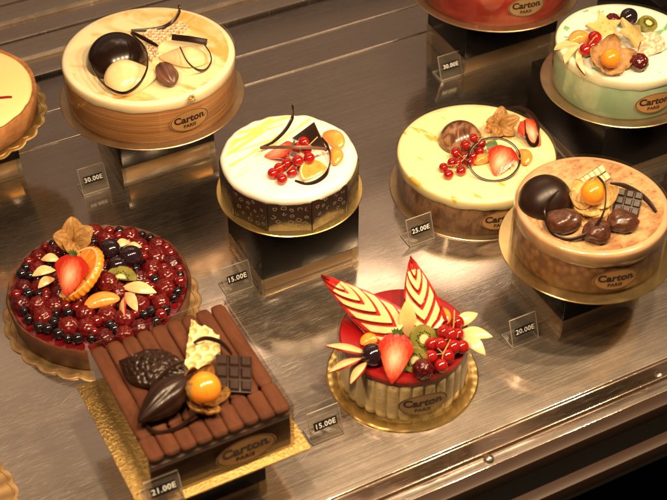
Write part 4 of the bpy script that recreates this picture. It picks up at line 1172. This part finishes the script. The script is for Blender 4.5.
# ---- C7: berry tart
c7 = (-.2365, -.0880)
round_board('scalloped tan gold board under the red berry tart', c7, 0, .1016, 'gold_dull', 'scallop')
t = thing('fruit_tart', 'open tart filled with glazed red berries and blueberries', 'tart', (*c7, .0016), 0)
mb = MB(); rt = .0925; ht = .031
def crn(p, a):
    rr = math.hypot(p.x, p.y); k = 1+.012*noise.noise(Vector((math.cos(a)*6, math.sin(a)*6, p.z*60)))
    p.x *= k; p.y *= k
    if p.z > .02: p.z += .0016*noise.noise(Vector((math.cos(a)*9, math.sin(a)*9, 2)))
    return p
mb.lathe([(0, 0), (rt-.007, 0), (rt-.004, .002), (rt, ht-.002), (rt-.0012, ht), (rt-.0032, ht-.001), (rt-.0048, ht-.006), (0, ht-.0075)], 144, 0, fn=crn)
mb.build('pastry_crust', 'crust_dark', t, sharp=60)
mb = MB(); mb.lathe([(0, ht-.0074), (rt-.0046, ht-.0074), (rt-.0046, ht-.0030), (rt*.8, ht-.0025), (rt*.4, ht-.002), (0, ht-.002)], 96)
mb.build('berry_jelly', 'jelly', t)
rnd = random.Random(5); pk = []
RM = []
for s in range(2):
    for mm in ('raspberry', 'raspberry_dark'):
        b = MB(); b.add(RASP[s].v, RASP[s].f); RM.append(b)
bb = MB(); bb.ball((0, 0, 0), 1, 16, 12); bb.lathe([(.14, .965), (.2, 1.03), (.28, 1.03), (.30, .95)], 10, 0); bb.f = [f for f in bb.f if len(f) <= 4]; bb.mi = [0]*len(bb.f)
protos = {}
cnt = {'raspberry': 0, 'blueberry': 0, 'redcurrant': 0}
def fits(x, y, r, k): return all((x-a)**2+(y-b)**2 > ((r+c)*k)**2 for a, b, c in pk)
def berry_part(kind, x, y, r):
    cnt[kind] += 1
    dome_ = .004*(1-(math.hypot(x, y)/rt)**2)
    zz = ht-.0025+dome_+(r*.22 if kind == 'raspberry' else r*.4)+(.003 if kind != 'raspberry' else 0)
    key = (kind, rnd.randrange(4))
    if key in protos:
        o = protos[key].copy(); COL.objects.link(o)
    else:
        if kind == 'raspberry':
            b = MB(); b.add(RASP[key[1] % 2].v, RASP[key[1] % 2].f); o = b.build(kind, 'raspberry' if key[1] < 3 else 'raspberry_dark', sharp=80)
        elif kind == 'blueberry':
            b = MB(); b.add(bb.v, bb.f); o = b.build(kind, 'blueberry')
        else:
            b = MB(); b.add(CUR.v, CUR.f); b.mi = list(CUR.mi); o = b.build(kind, ['currant_dark', 'currant_tip'])
        protos[key] = o
    o.parent = t; o.location = (x, y, zz)
    o.scale = (r, r, r*rnd.uniform(.9, 1.05))
    o.rotation_euler = (rnd.uniform(.3, 1.9), rnd.uniform(-.7, .7), rnd.uniform(0, 6.3))
    pk.append((x, y, r))
def scatter(kind, n, r0, r1, k, tries=6000, rmax=None):
    for _ in range(tries):
        if cnt[kind] >= n: break
        a = rnd.uniform(0, 2*PI); q = math.sqrt(rnd.random())*(rt-.0045-.0052-(.003 if kind == 'raspberry' else 0))
        x, y, r = q*math.cos(a), q*math.sin(a), rnd.uniform(r0, r1)
        if fits(x, y, r, k): berry_part(kind, x, y, r)
scatter('raspberry', 48, .0092, .0112, .78, 1500)
scatter('blueberry', 80, .0044, .0060, .78, 1200)
scatter('redcurrant', 96, .0048, .0064, .74, 9000)
T7 = .0016+ht+.004
Z = lambda x, y: (25+x/4.543, 215+y/4.543)
physalis('open golden brown physalis husk at the back of the berry tart', *Z(222, 120), T7+.004, .009, (R(34), R(-16), .9), 6, .037, .024, 66, -36, 'husk', False, 31, -.16)
def orange_round(label, u, v, T, r, rot, th=.006):
    mb = MB()
    prof = [(0, 0), (r*.93, 0), (r, th*.25), (r, th*.75), (r*.95, th)]
    def fr(p, a):
        k = 1+.018*math.cos(a*30) if math.hypot(p.x, p.y) > r*.9 else 1
        p.x *= k; p.y *= k; return p
    mb.lathe(prof, 120, 0, fn=fr); mb.f.pop(); mb.mi.pop()
    a0 = len(mb.f)
    mb.lathe([(r*.95, th), (r*.87, th+.0001)], 120, 1); mb.f = [f for f in mb.f if len(f) <= 4]; mb.mi = [0]*a0+[1]*(len(mb.f)-a0)
    a1 = len(mb.f)
    def seg(p, a):
        k = abs(math.sin(a*5)); p.z -= .0012*(1-min(1, k*3)); return p
    mb.lathe([(r*.87, th+.0001), (r*.5, th+.0004), (r*.12, th+.0002), (0, th)], 120, 2, fn=seg)
    mb.f = [f for f in mb.f if len(f) <= 4]; mb.mi = mb.mi[:a1]+[2]*(len(mb.f)-a1)
    o = tag(mb.build('orange_slice', ['orange_rind', 'pith', 'orange_flesh'], sharp=60), label, 'orange slice')
    return place(o, u, v, T, rot)
orange_round('thick orange slice standing behind the strawberry on the berry tart', *Z(250, 268), T7-.003, .0310, (R(-8), R(-38), R(20)), .0085)
strawberry('large strawberry half standing at the middle of the berry tart', *Z(212, 258), T7+.017, .041, .040, (R(44), R(-8), R(-22)), True)
mandarin('glazed mandarin segment below the raspberry on the berry tart', *Z(350, 388), T7+.002, .036, .017, (R(14), 0, R(20)), 'orange_pale', .012)
apple('upper apple slice of three left of the strawberry on the tart', *Z(115, 196), T7 + .0088, .020, .0095, (R(-14), 0, R(176)), flip=True)
apple('middle apple slice of three left of the strawberry on the tart', *Z(84, 254), T7 + .0088, .024, .0105, (R(-14), 0, R(200)), flip=True)
apple('lower apple slice of three left of the strawberry on the tart', *Z(96, 302), T7 + .0088, .020, .0095, (R(-14), 0, R(222)), flip=True)
apple('apple slice pointing right toward the rim of the berry tart', *Z(518, 330), T7 + .0072, .036, .0125, (R(20), 0, R(-12)))
apple('apple slice with red skin between two others on the berry tart', *Z(482, 385), T7 + .0072, .030, .0115, (R(20), 0, R(-60)))
apple('narrow apple slice with much red skin in front on the berry tart', *Z(444, 408), T7 + .0072, .028, .0100, (R(48), 0, R(-82)))
apple('short apple slice behind the grapes on the berry tart', *Z(442, 128), T7 + .0072, .018, .009, (R(15), 0, R(35)))
apple('farther small apple slice behind the grapes on the berry tart', *Z(492, 140), T7 + .0072, .017, .007, (R(15), 0, R(5)))
grape('large black grape, rightmost on the berry tart', *Z(480, 187), T7+.002, .0112, (0, R(10), R(30)), 1.1)
grape('black grape behind the orange slice on the berry tart', *Z(388, 155), T7+.002, .0105, (0, R(10), R(-50)), 1.12)
grape('lower black grape between the orange slice and the kiwi strip', *Z(420, 228), T7+.002, .0092, (0, R(10), R(10)), 1.1)
kiwi('narrow kiwi piece above the raspberry on the berry tart', *Z(438, 268), T7+.006, .0165, (R(30), R(0), R(-10)), .004, .8, True)
raspberry('raspberry resting above the mandarin on the berry tart', *Z(374, 308), T7+.002, .0108, (R(60), R(10), .5), 'raspberry')

# ---- C8: square chocolate cake
p8 = shelf_pt(-.2460, -.2020); z8 = .068; zb8 = z8+.0018; h8 = .050; W8, D8 = .128, .141; T8 = zb8+h8
riser('black riser under the square chocolate cake', ctr(-.2465, -.2060), .088, .110, z8, clear=.020)
mb = MB(); mb.box((0, 0, .0009), (.156, .160, .0018), 0, .0004)
tag(mb.build('cake_board', 'gold_crinkled', None, (*shelf_pt(-.2470, -.2030).xy, z8), (0, 0, TH)), 'square crinkled gold board under the chocolate roll cake', 'cake board')
t = thing('square_cake', 'square cake topped with rows of brown chocolate rolls', 'cake', (p8.x, p8.y, zb8), TH)
mb = MB(); mb.box((0, 0, (h8-.010)/2), (W8-.001, D8-.002, h8-.010), 0, .001); mb.build('sponge', 'choc_side', t)
nR = 9; rw = W8/nR
for i in range(nR):
    x = -W8/2+rw*(i+.5)
    cut = -D8/2+random.uniform(.026, .034)
    for (y0, y1) in ((-D8/2+random.uniform(0, .002), cut-.0006), (cut+.0006, D8/2-random.uniform(0, .0015))):
        mb = MB(); n = 22; vs = []; fs = []; m = 20
        dx = random.uniform(-.0006, .0006); dz = random.uniform(-.0006, .0006)
        for j in range(n+1):
            s = j/n; y = y0+(y1-y0)*s
            for k in range(m):
                a = 2*PI*k/m
                rr = rw*.5*(1+.035*noise.noise(Vector((i*3+y*60, math.cos(a), math.sin(a)*1.5))))
                e = min(s, 1-s)*(y1-y0)
                rr *= min(1, .80+e*110)
                ca, sa = math.cos(a), math.sin(a); ca = math.copysign(abs(ca)**.6, ca); sa = math.copysign(abs(sa)**.85, sa)
                vs.append((x+dx*s+rr*ca*1.0, y, h8-rw*.24+dz*.4+rr*.46*sa))
        for j in range(n):
            for k in range(m): fs.append([j*m+k, j*m+(k+1) % m, (j+1)*m+(k+1) % m, (j+1)*m+k])
        # rolled ends with a hollow
        for base, sg in ((0, 1), (n*m, -1)):
            o_ = len(vs)
            y = y0 if sg == 1 else y1
            for q, dy in ((.5, -.0012*sg), (.2, -.0016*sg)):
                for k in range(m):
                    a = 2*PI*k/m; vs.append((x+rw*.5*q*math.cos(a), y+dy, h8-rw*.24+dz*.4+rw*.23*q*math.sin(a)))
            for k in range(m):
                k2 = (k+1) % m
                fs.append([base+k, o_+k, o_+k2, base+k2]); fs.append([o_+k, o_+m+k, o_+m+k2, o_+k2])
            fs.append([o_+m+k for k in range(m)])
        mb.add(vs, fs); mb.build('chocolate_roll', 'roll', t, sharp=50)
cl = MB(); w2, d2 = W8/2+.0015, D8/2+.0015; hc = h8+.004
for (x, y, sx, sy) in ((0, -d2, W8+.003, .0004), (0, d2, W8+.003, .0004), (-w2, 0, .0004, D8+.0024), (w2, 0, .0004, D8+.0024)):
    cl.box((x, y, hc/2+.0002), (sx, sy, hc))
cl = cl.build('clear_collar', 'film_box', t)
mb = MB()
def fb(x, y, d): return Vector((x+.020, -d2-.0008-d, .020+y))
label_geo(mb, fb, .056, .030)
mb.build('oval_label', ['label_tan', 'ink'], cl, recalc=False)
Z = lambda x, y: (110+x/4.164, 320+y/4.164)
# embossed leaf
def leaf_geo(mb, A, B, wid, side, lift, bumpy):
    ax = B-A; L = ax.length; ax = ax.normalized(); sd = Vector((0, 0, 1)).cross(ax).normalized(); nz = ax.cross(sd)
    nx, ny = 90, 40; vs = []; fs = []
    for i in range(nx+1):
        s = i/nx; hw = wid/2*max(.015, math.sin(PI*s**.85)**(.75+.5*max(0, 1-s*3)))
        for k in range(ny+1):
            y = 2*k/ny-1
            z = lift*(1-y*y)*math.sin(PI*min(1, s*.9+.08))
            cell = noise.voronoi(Vector((s*9, y*4.2, 3)))[0]; e = min(1, (cell[1]-cell[0])*3.0)
            z += .0017*e*min(1, 4*min(s, 1-s))-.0014*math.exp(-(y/.05)**2)
            if abs(y) > .96: z = 0
            vs.append(A+ax*L*s+sd*hw*y+nz*z)
    m = ny+1
    for i in range(nx):
        for k in range(ny): fs.append([i*m+k, i*m+k+1, (i+1)*m+k+1, (i+1)*m+k])
    N = len(vs)
    bd = [k for k in range(m)]+[i*m+ny for i in range(1, nx+1)]+[nx*m+k for k in range(ny-1, -1, -1)]+[i*m for i in range(nx-1, 0, -1)]
    for i in bd: vs.append(vs[i]-nz*.0025)
    for j in range(len(bd)): fs.append([bd[j], N+j, N+(j+1) % len(bd), bd[(j+1) % len(bd)]])
    fs.append([N+j for j in range(len(bd))])
    mb.add(vs, fs)
mb = MB(); leaf_geo(mb, at(*Z(38, 176), T8+.002), at(*Z(335, 225), T8+.008), .044, 1, .009, True)
ornament('chocolate_leaf', 'embossed dark chocolate leaf lying on the chocolate rolls', mb, 'choc')
mb = MB()
def pod(p):
    a = math.atan2(p.z, p.y); q = p.copy(); s = (1-abs(p.x)**1.6*.55); k = 1+.075*abs(math.cos(a*4))*1.4-.05
    q.y *= k*s; q.z *= k*s; return q
mb.ball((0, 0, 0), (.0330, .0150, .0140), 80, 36, 0, pod, Matrix.Rotation(R(90), 4, 'Y') if False else None)
mb.v = [p for p in mb.v]
o = mb.build('chocolate_pod', 'choc', sharp=40)
place(tag(o, 'ridged dark chocolate cocoa pod in front of the embossed leaf', 'chocolate'), *Z(236, 322), T8, (0, R(-6), R(48)))
curl('wide dark hoop around the cocoa pod on the chocolate rolls', [(*Z(306, 172), .020), (*Z(255, 195), .022), (*Z(195, 255), .020), (*Z(155, 330), .012), (*Z(140, 400), .004), (*Z(158, 450), .002), (*Z(205, 470), .001), (*Z(280, 450), .002), (*Z(345, 400), .008), (*Z(402, 330), .018)], T8, .0040, .0013)
honeycomb('white chocolate honeycomb triangle on the chocolate rolls', [Z(340, 20), Z(400, 45), Z(456, 75), Z(460, 140), Z(400, 185), Z(360, 225), Z(308, 222), Z(322, 120)], T8, .005, 'white_choc', 'white_hole_shade', .0105, (R(6), 0), lift=.002)
curl('short dark arc over the white honeycomb triangle', [(*Z(347, 95), .011), (*Z(395, 76), .014), (*Z(450, 88), .015), (*Z(485, 115), .013), (*Z(508, 145), .009)], T8, .0040, .0012)
tablet('squared dark chocolate bar beside the white honeycomb', [(*Z(480, 300), .006), (*Z(582, 298), .001), (*Z(600, 158), .006), (*Z(402, 136), .012)], T8, 3, 3, .005)
physalis('orange physalis with torn brown husk on the square chocolate cake', *Z(402, 292), T8, .0142, (R(22), R(24), .4), 6, .029, .020, 8, 70, 'husk', True, 21, .2)
price_sign('21.00E', 163, 488, 'clear sign reading 21.00E at the gold board of the square cake', zb8+.0004, strip_h=.60, h=.028)

# ---- C9: red charlotte in the front
c9 = (.0672, -.1800); T9 = .0018+.0560
round_board('pleated round gold board under the red charlotte', c9, 0, .0744, 'gold', 'pleated')
t = thing('charlotte_cake', 'charlotte of ladyfingers with shiny red top and carved apples', 'cake', (*c9, .0018), 0)
h9 = .058; r9 = .0625
mb = MB(); mb.lathe([(0, .0002), (r9-.008, .0002), (r9-.008, h9-.009), (0, h9-.009)], 64); mb.build('sponge', 'finger', t)
mb = MB(); mb.lathe([(r9-.0075, h9-.012), (r9-.0006, h9-.008), (r9-.0006, h9-.0040), (r9-.002, h9-.0024), (r9*.9, h9-.002), (r9*.5, h9-.002), (0, h9-.002)], 96); mb.build('glaze', 'red_glaze', t)
nF = 32
for k in range(nF):
    a = 2*PI*k/nF; w = 2*PI*(r9-.004)/nF
    mb = MB()
    hh = h9-.011+random.uniform(-.002, .001)
    prof = []
    n = 14; vs = []; fs = []; m = 14
    for j in range(n+1):
        s = j/n; z = .0006+s*hh; k_ = min(1, .75+min(s, 1-s)*5)
        for q in range(m):
            b = 2*PI*q/m
            rr = 1+.05*noise.noise(Vector((k*2.3+s*6, math.cos(b), math.sin(b))))
            vs.append(Vector((r9-.0052+math.cos(b)*.0046*rr*k_, math.sin(b)*w*.53*rr*(.5+.5*k_), z)))
    for j in range(n):
        for q in range(m): fs.append([j*m+q, j*m+(q+1) % m, (j+1)*m+(q+1) % m, (j+1)*m+q])
    fs.append(list(range(m))[::-1]); fs.append([n*m+q for q in range(m)])
    mb.add(vs, fs, 0, Matrix.Rotation(a, 4, 'Z')); mb.build('ladyfinger', 'finger', t, sharp=60)
cl = MB(); rc = r9+.0012
cl.lathe([(rc, .0002), (rc+.0003, .0002), (rc+.0003, h9+.005), (rc, h9+.005), (rc, .0002)], 128)
cl.f = [f for f in cl.f if len(f) == 4]; cl.mi = [0]*len(cl.f)
cl = cl.build('clear_collar', 'film', t)
cyl_label(cl, rc+.0003, phi_for(424, c9, rc, .03), .0250, .050, .0275, 'label_dark')
Z = lambda x, y: (320+x/3.572, 250+y/3.572)
chevron_apple('carved apple with long red tip leaning to the left', (*Z(5, 95), .030), (*Z(285, 300), .004), T9, .043, .013, R(6))
chevron_apple('carved apple with upright red tip at the back of the charlotte', (*Z(325, 28), .034), (*Z(385, 300), .004), T9, .042, .013, R(-4))
mandarin('mandarin segment under the left carved apple on the charlotte', *Z(182, 318), T9, .022, .013, (R(10), 0, R(20)), 'orange_flesh', .009)
mandarin('mandarin segment right of the upright carved apple', *Z(440, 235), T9, .024, .013, (R(15), 0, R(-70)), 'orange_flesh', .010)
apple('upper apple slice of three at left of the charlotte', *Z(95, 354), T9+.006, .040, .0135, (R(14), R(-8), R(172)))
apple('middle apple slice of three at left of the charlotte', *Z(92, 405), T9+.006, .037, .0130, (R(18), R(-2), R(212)))
apple('lower apple slice of three at left of the charlotte', *Z(138, 432), T9+.005, .030, .0120, (R(22), R(4), R(240)))
apple('upper apple slice of three at right of the charlotte', *Z(520, 250), T9+.006, .030, .0120, (R(16), R(-8), R(35)))
apple('middle apple slice of three at right of the charlotte', *Z(550, 300), T9+.006, .035, .0125, (R(14), R(-6), R(-10)))
apple('lower apple slice of three at right of the charlotte', *Z(545, 330), T9+.004, .034, .0125, (R(20), R(4), R(-48)))
o = apple('pale translucent fruit slice standing between the two carved apples', *Z(312, 250), T9+.002, .038, .018, (0, R(-62), R(106)))
o.data.materials[0] = M['star']; o.data.materials[1] = M['star']; o.name = 'starfruit_slice'; o['category'] = 'starfruit'; del o['group']
kiwi('kiwi slice leaning behind the strawberry of the charlotte', *Z(368, 318), T9, .0145, (R(48), R(24), .2), .004, .95)
kiwi('kiwi slice half hidden right beside the charlotte strawberry', *Z(338, 392), T9, .0130, (R(55), R(38), -.3), .004, .95)
raspberry('dark raspberry under the redcurrants of the charlotte', *Z(368, 425), T9, .0100, (R(50), 0, .2))
currants('redcurrants hanging over the right front of the charlotte',
         [(*Z(443, 292), .010), (*Z(430, 335), .008), (*Z(476, 345), .006), (*Z(508, 345), .003), (*Z(397, 380), .004), (*Z(433, 412), .003), (*Z(490, 258), .008), (*Z(468, 300), .012), (*Z(455, 378), .003), (*Z(400, 335), .005), (*Z(492, 300), .004)], T9, .0068,
         [(*Z(480, 215), .026), (*Z(478, 260), .020), (*Z(470, 310), .012), (*Z(440, 370), .009)])
strawberry('pointed strawberry half at the front of the red charlotte', *Z(272, 375), T9, .046, .034, (R(46), R(-6), R(-16)), True)
grape('black grape left of the charlotte strawberry', *Z(188, 373), T9, .0108, (R(10), R(15), R(100)), 1.05)
price_sign('15.00E', 325, 423, 'clear sign reading 15.00E beside the red charlotte', w=.033, h=.034)

# ---- lemon tart at the left edge
zL = .075
pL = at(47, 116, zL); cL = (pL.x-.1010, pL.y)
riser('black riser under the lemon tart at the left edge', (cL[0]-.004, cL[1]), .113, .09, zL)
round_board('scalloped gold board under the lemon tart', cL, zL, .1010, 'gold', 'scallop')
t = thing('lemon_tart', 'lemon tart with smooth pale yellow top and a red strip', 'tart', (*cL, zL+.0016), 0)
mb = MB(); rt = .093; ht = .030
mb.lathe([(0, 0), (rt-.006, 0), (rt-.003, .002), (rt, ht-.002), (rt-.001, ht), (rt-.004, ht-.0005), (rt-.005, ht-.002), (0, ht-.002)], 144, 0, fn=crn); mb.build('pastry_crust', 'crust', t, sharp=60)
mb = MB(); mb.lathe([(0, ht-.0022), (rt-.0052, ht-.0022), (rt-.0062, ht-.0002), (rt-.012, ht+.0012), (rt*.5, ht+.0016), (0, ht+.0016)], 128); mb.build('lemon_filling', 'lemon', t)
mb = MB(); mb.ribbon([at(-6, 98, zL+.0016+ht+.0021), at(2, 97.5, zL+.0016+ht+.0022), at(8, 97, zL+.0016+ht+.0021), at(12, 97, zL+.0016+ht+.0020)], .0034, .001, (0, 1, 0.1), taper=.2)
ornament('fruit_peel_strip', 'short red fruit peel strip on the lemon tart', mb, 'red_glaze', 'fruit peel')

# ---- tart at the lower left corner
pB = at(20, 512, 0.0); cB = (pB.x-.0800, pB.y-.004)
round_board('scalloped gold board cut by the lower left corner', cB, 0, .0800, 'gold_dull', 'scallop')
t = thing('fruit_tart', 'orange glazed tart mostly out of view at lower left corner', 'tart', (*cB, .0016), 0)
mb = MB(); rt = .062; ht = .02
mb.lathe([(0, 0), (rt-.006, 0), (rt-.003, .002), (rt, ht-.002), (rt-.002, ht), (rt-.006, ht-.001), (rt-.007, ht-.003), (0, ht-.003)], 96, 0, fn=crn); mb.build('pastry_crust', 'crust', t, sharp=60)
mb = MB(); mb.lathe([(0, ht-.0032), (rt-.0072, ht-.0032), (rt-.009, ht-.001), (0, ht-.0005)], 96); mb.build('fruit_filling', 'apricot', t)

pD = at(703, 196, .02); 
round_board('bronze board under the dark cake at the right edge', (pD.x, pD.y), 0, .052, 'gold_pale')
t = thing('chocolate_cake', 'rough dark chocolate cake cut off by the right edge', 'cake', (pD.x, pD.y, .0016), 0)
mb = MB()
def rough(p, a):
    k = 1+.05*noise.noise(Vector((math.cos(a)*7, math.sin(a)*7, p.z*160))); p.x *= k; p.y *= k; return p
mb.lathe([(0, 0), (.042, 0), (.045, .004), (.046, .03), (.043, .042), (.034, .048), (0, .050)], 120, 0, fn=rough); mb.build('coating', 'chocolate_cake_dark', t, sharp=60)

# ------------------------------------------------------------------ light
w = bpy.data.worlds.new('World'); scene.world = w; w.use_nodes = True
bg = w.node_tree.nodes['Background']; bg.inputs['Color'].default_value = (1, .64, .44, 1); bg.inputs['Strength'].default_value = .065
def lamp(name, loc, target, size, power, color, shape='DISK', size_y=None, spread=180):
    l = bpy.data.lights.new(name, 'AREA'); l.shape = shape; l.size = size; l.energy = power; l.color = color
    if size_y: l.size_y = size_y
    l.spread = R(spread)
    o = bpy.data.objects.new(name, l); COL.objects.link(o); o.location = loc
    o.rotation_euler = (Vector(target)-Vector(loc)).to_track_quat('-Z', 'Y').to_euler()
    return o
WARM = (1, .71, .41)
for k in range(5):  # row of small case lamps over the front
    a = -.5+.25*k
    p = shelf_pt(a, -.36, .78); q = shelf_pt(a*.8, 0.02, 0)
    lamp('disk_lamp', p, q, .04, 4.5, WARM)
# wide soft lamp added high behind, mirrored as glare on the front steel
p = shelf_pt(.0, .62, 1.0); o = lamp('glare_lamp', p, shelf_pt(.0, -.1, 0), 1.7, 1.05, (1, .71, .48), 'RECTANGLE', .62)
o.rotation_euler = (o.rotation_euler.to_matrix()).to_euler()
zd = (p-shelf_pt(0, -.1, 0)).normalized(); xd = Vector((math.cos(TH), math.sin(TH), 0)); yd = zd.cross(xd)
o.rotation_euler = Matrix(((xd.x, yd.x, zd.x), (xd.y, yd.y, zd.y), (xd.z, yd.z, zd.z))).to_euler()

for a, b in ((.10, .60), (.40, .57), (.66, .60), (-.05, .82), (.34, .80)):  # round lamps added behind so their mirror images break up the steel's glare
    lamp('disk_lamp', shelf_pt(a, b, 1.0), shelf_pt(a*.6, -.12, 0), .22, .40 if b < .7 else .16, (1, .73, .48))
# dim unseen lamp added far behind to lighten what the rear steel reflects
p = shelf_pt(0, 1.55, 1.10); lamp('back_fill_lamp', p, shelf_pt(0, -.1, .45), 3.6, 3.0, (1, .66, .44), 'RECTANGLE', 1.5)

# ------------------------------------------------------------------ camera and view
cd = bpy.data.cameras.new('Camera'); co = bpy.data.objects.new('Camera', cd); COL.objects.link(co)
co.location = CAM; co.rotation_euler = (PI/2-EL, 0, 0)
cd.sensor_width = 36; cd.lens = 36*FPX/667; cd.clip_start = .05; cd.clip_end = 50
cd.dof.use_dof = True; cd.dof.focus_distance = 1.46; cd.dof.aperture_fstop = 9
scene.camera = co
scene.view_settings.view_transform = 'Standard'; scene.view_settings.look = 'None'
scene.view_settings.exposure = 0; scene.view_settings.gamma = 1
scene.cycles.max_bounces = 10; scene.cycles.transparent_max_bounces = 24
scene.cycles.caustics_reflective = False; scene.cycles.caustics_refractive = False
scene.cycles.sample_clamp_indirect = 4
scene.cycles.use_denoising = True
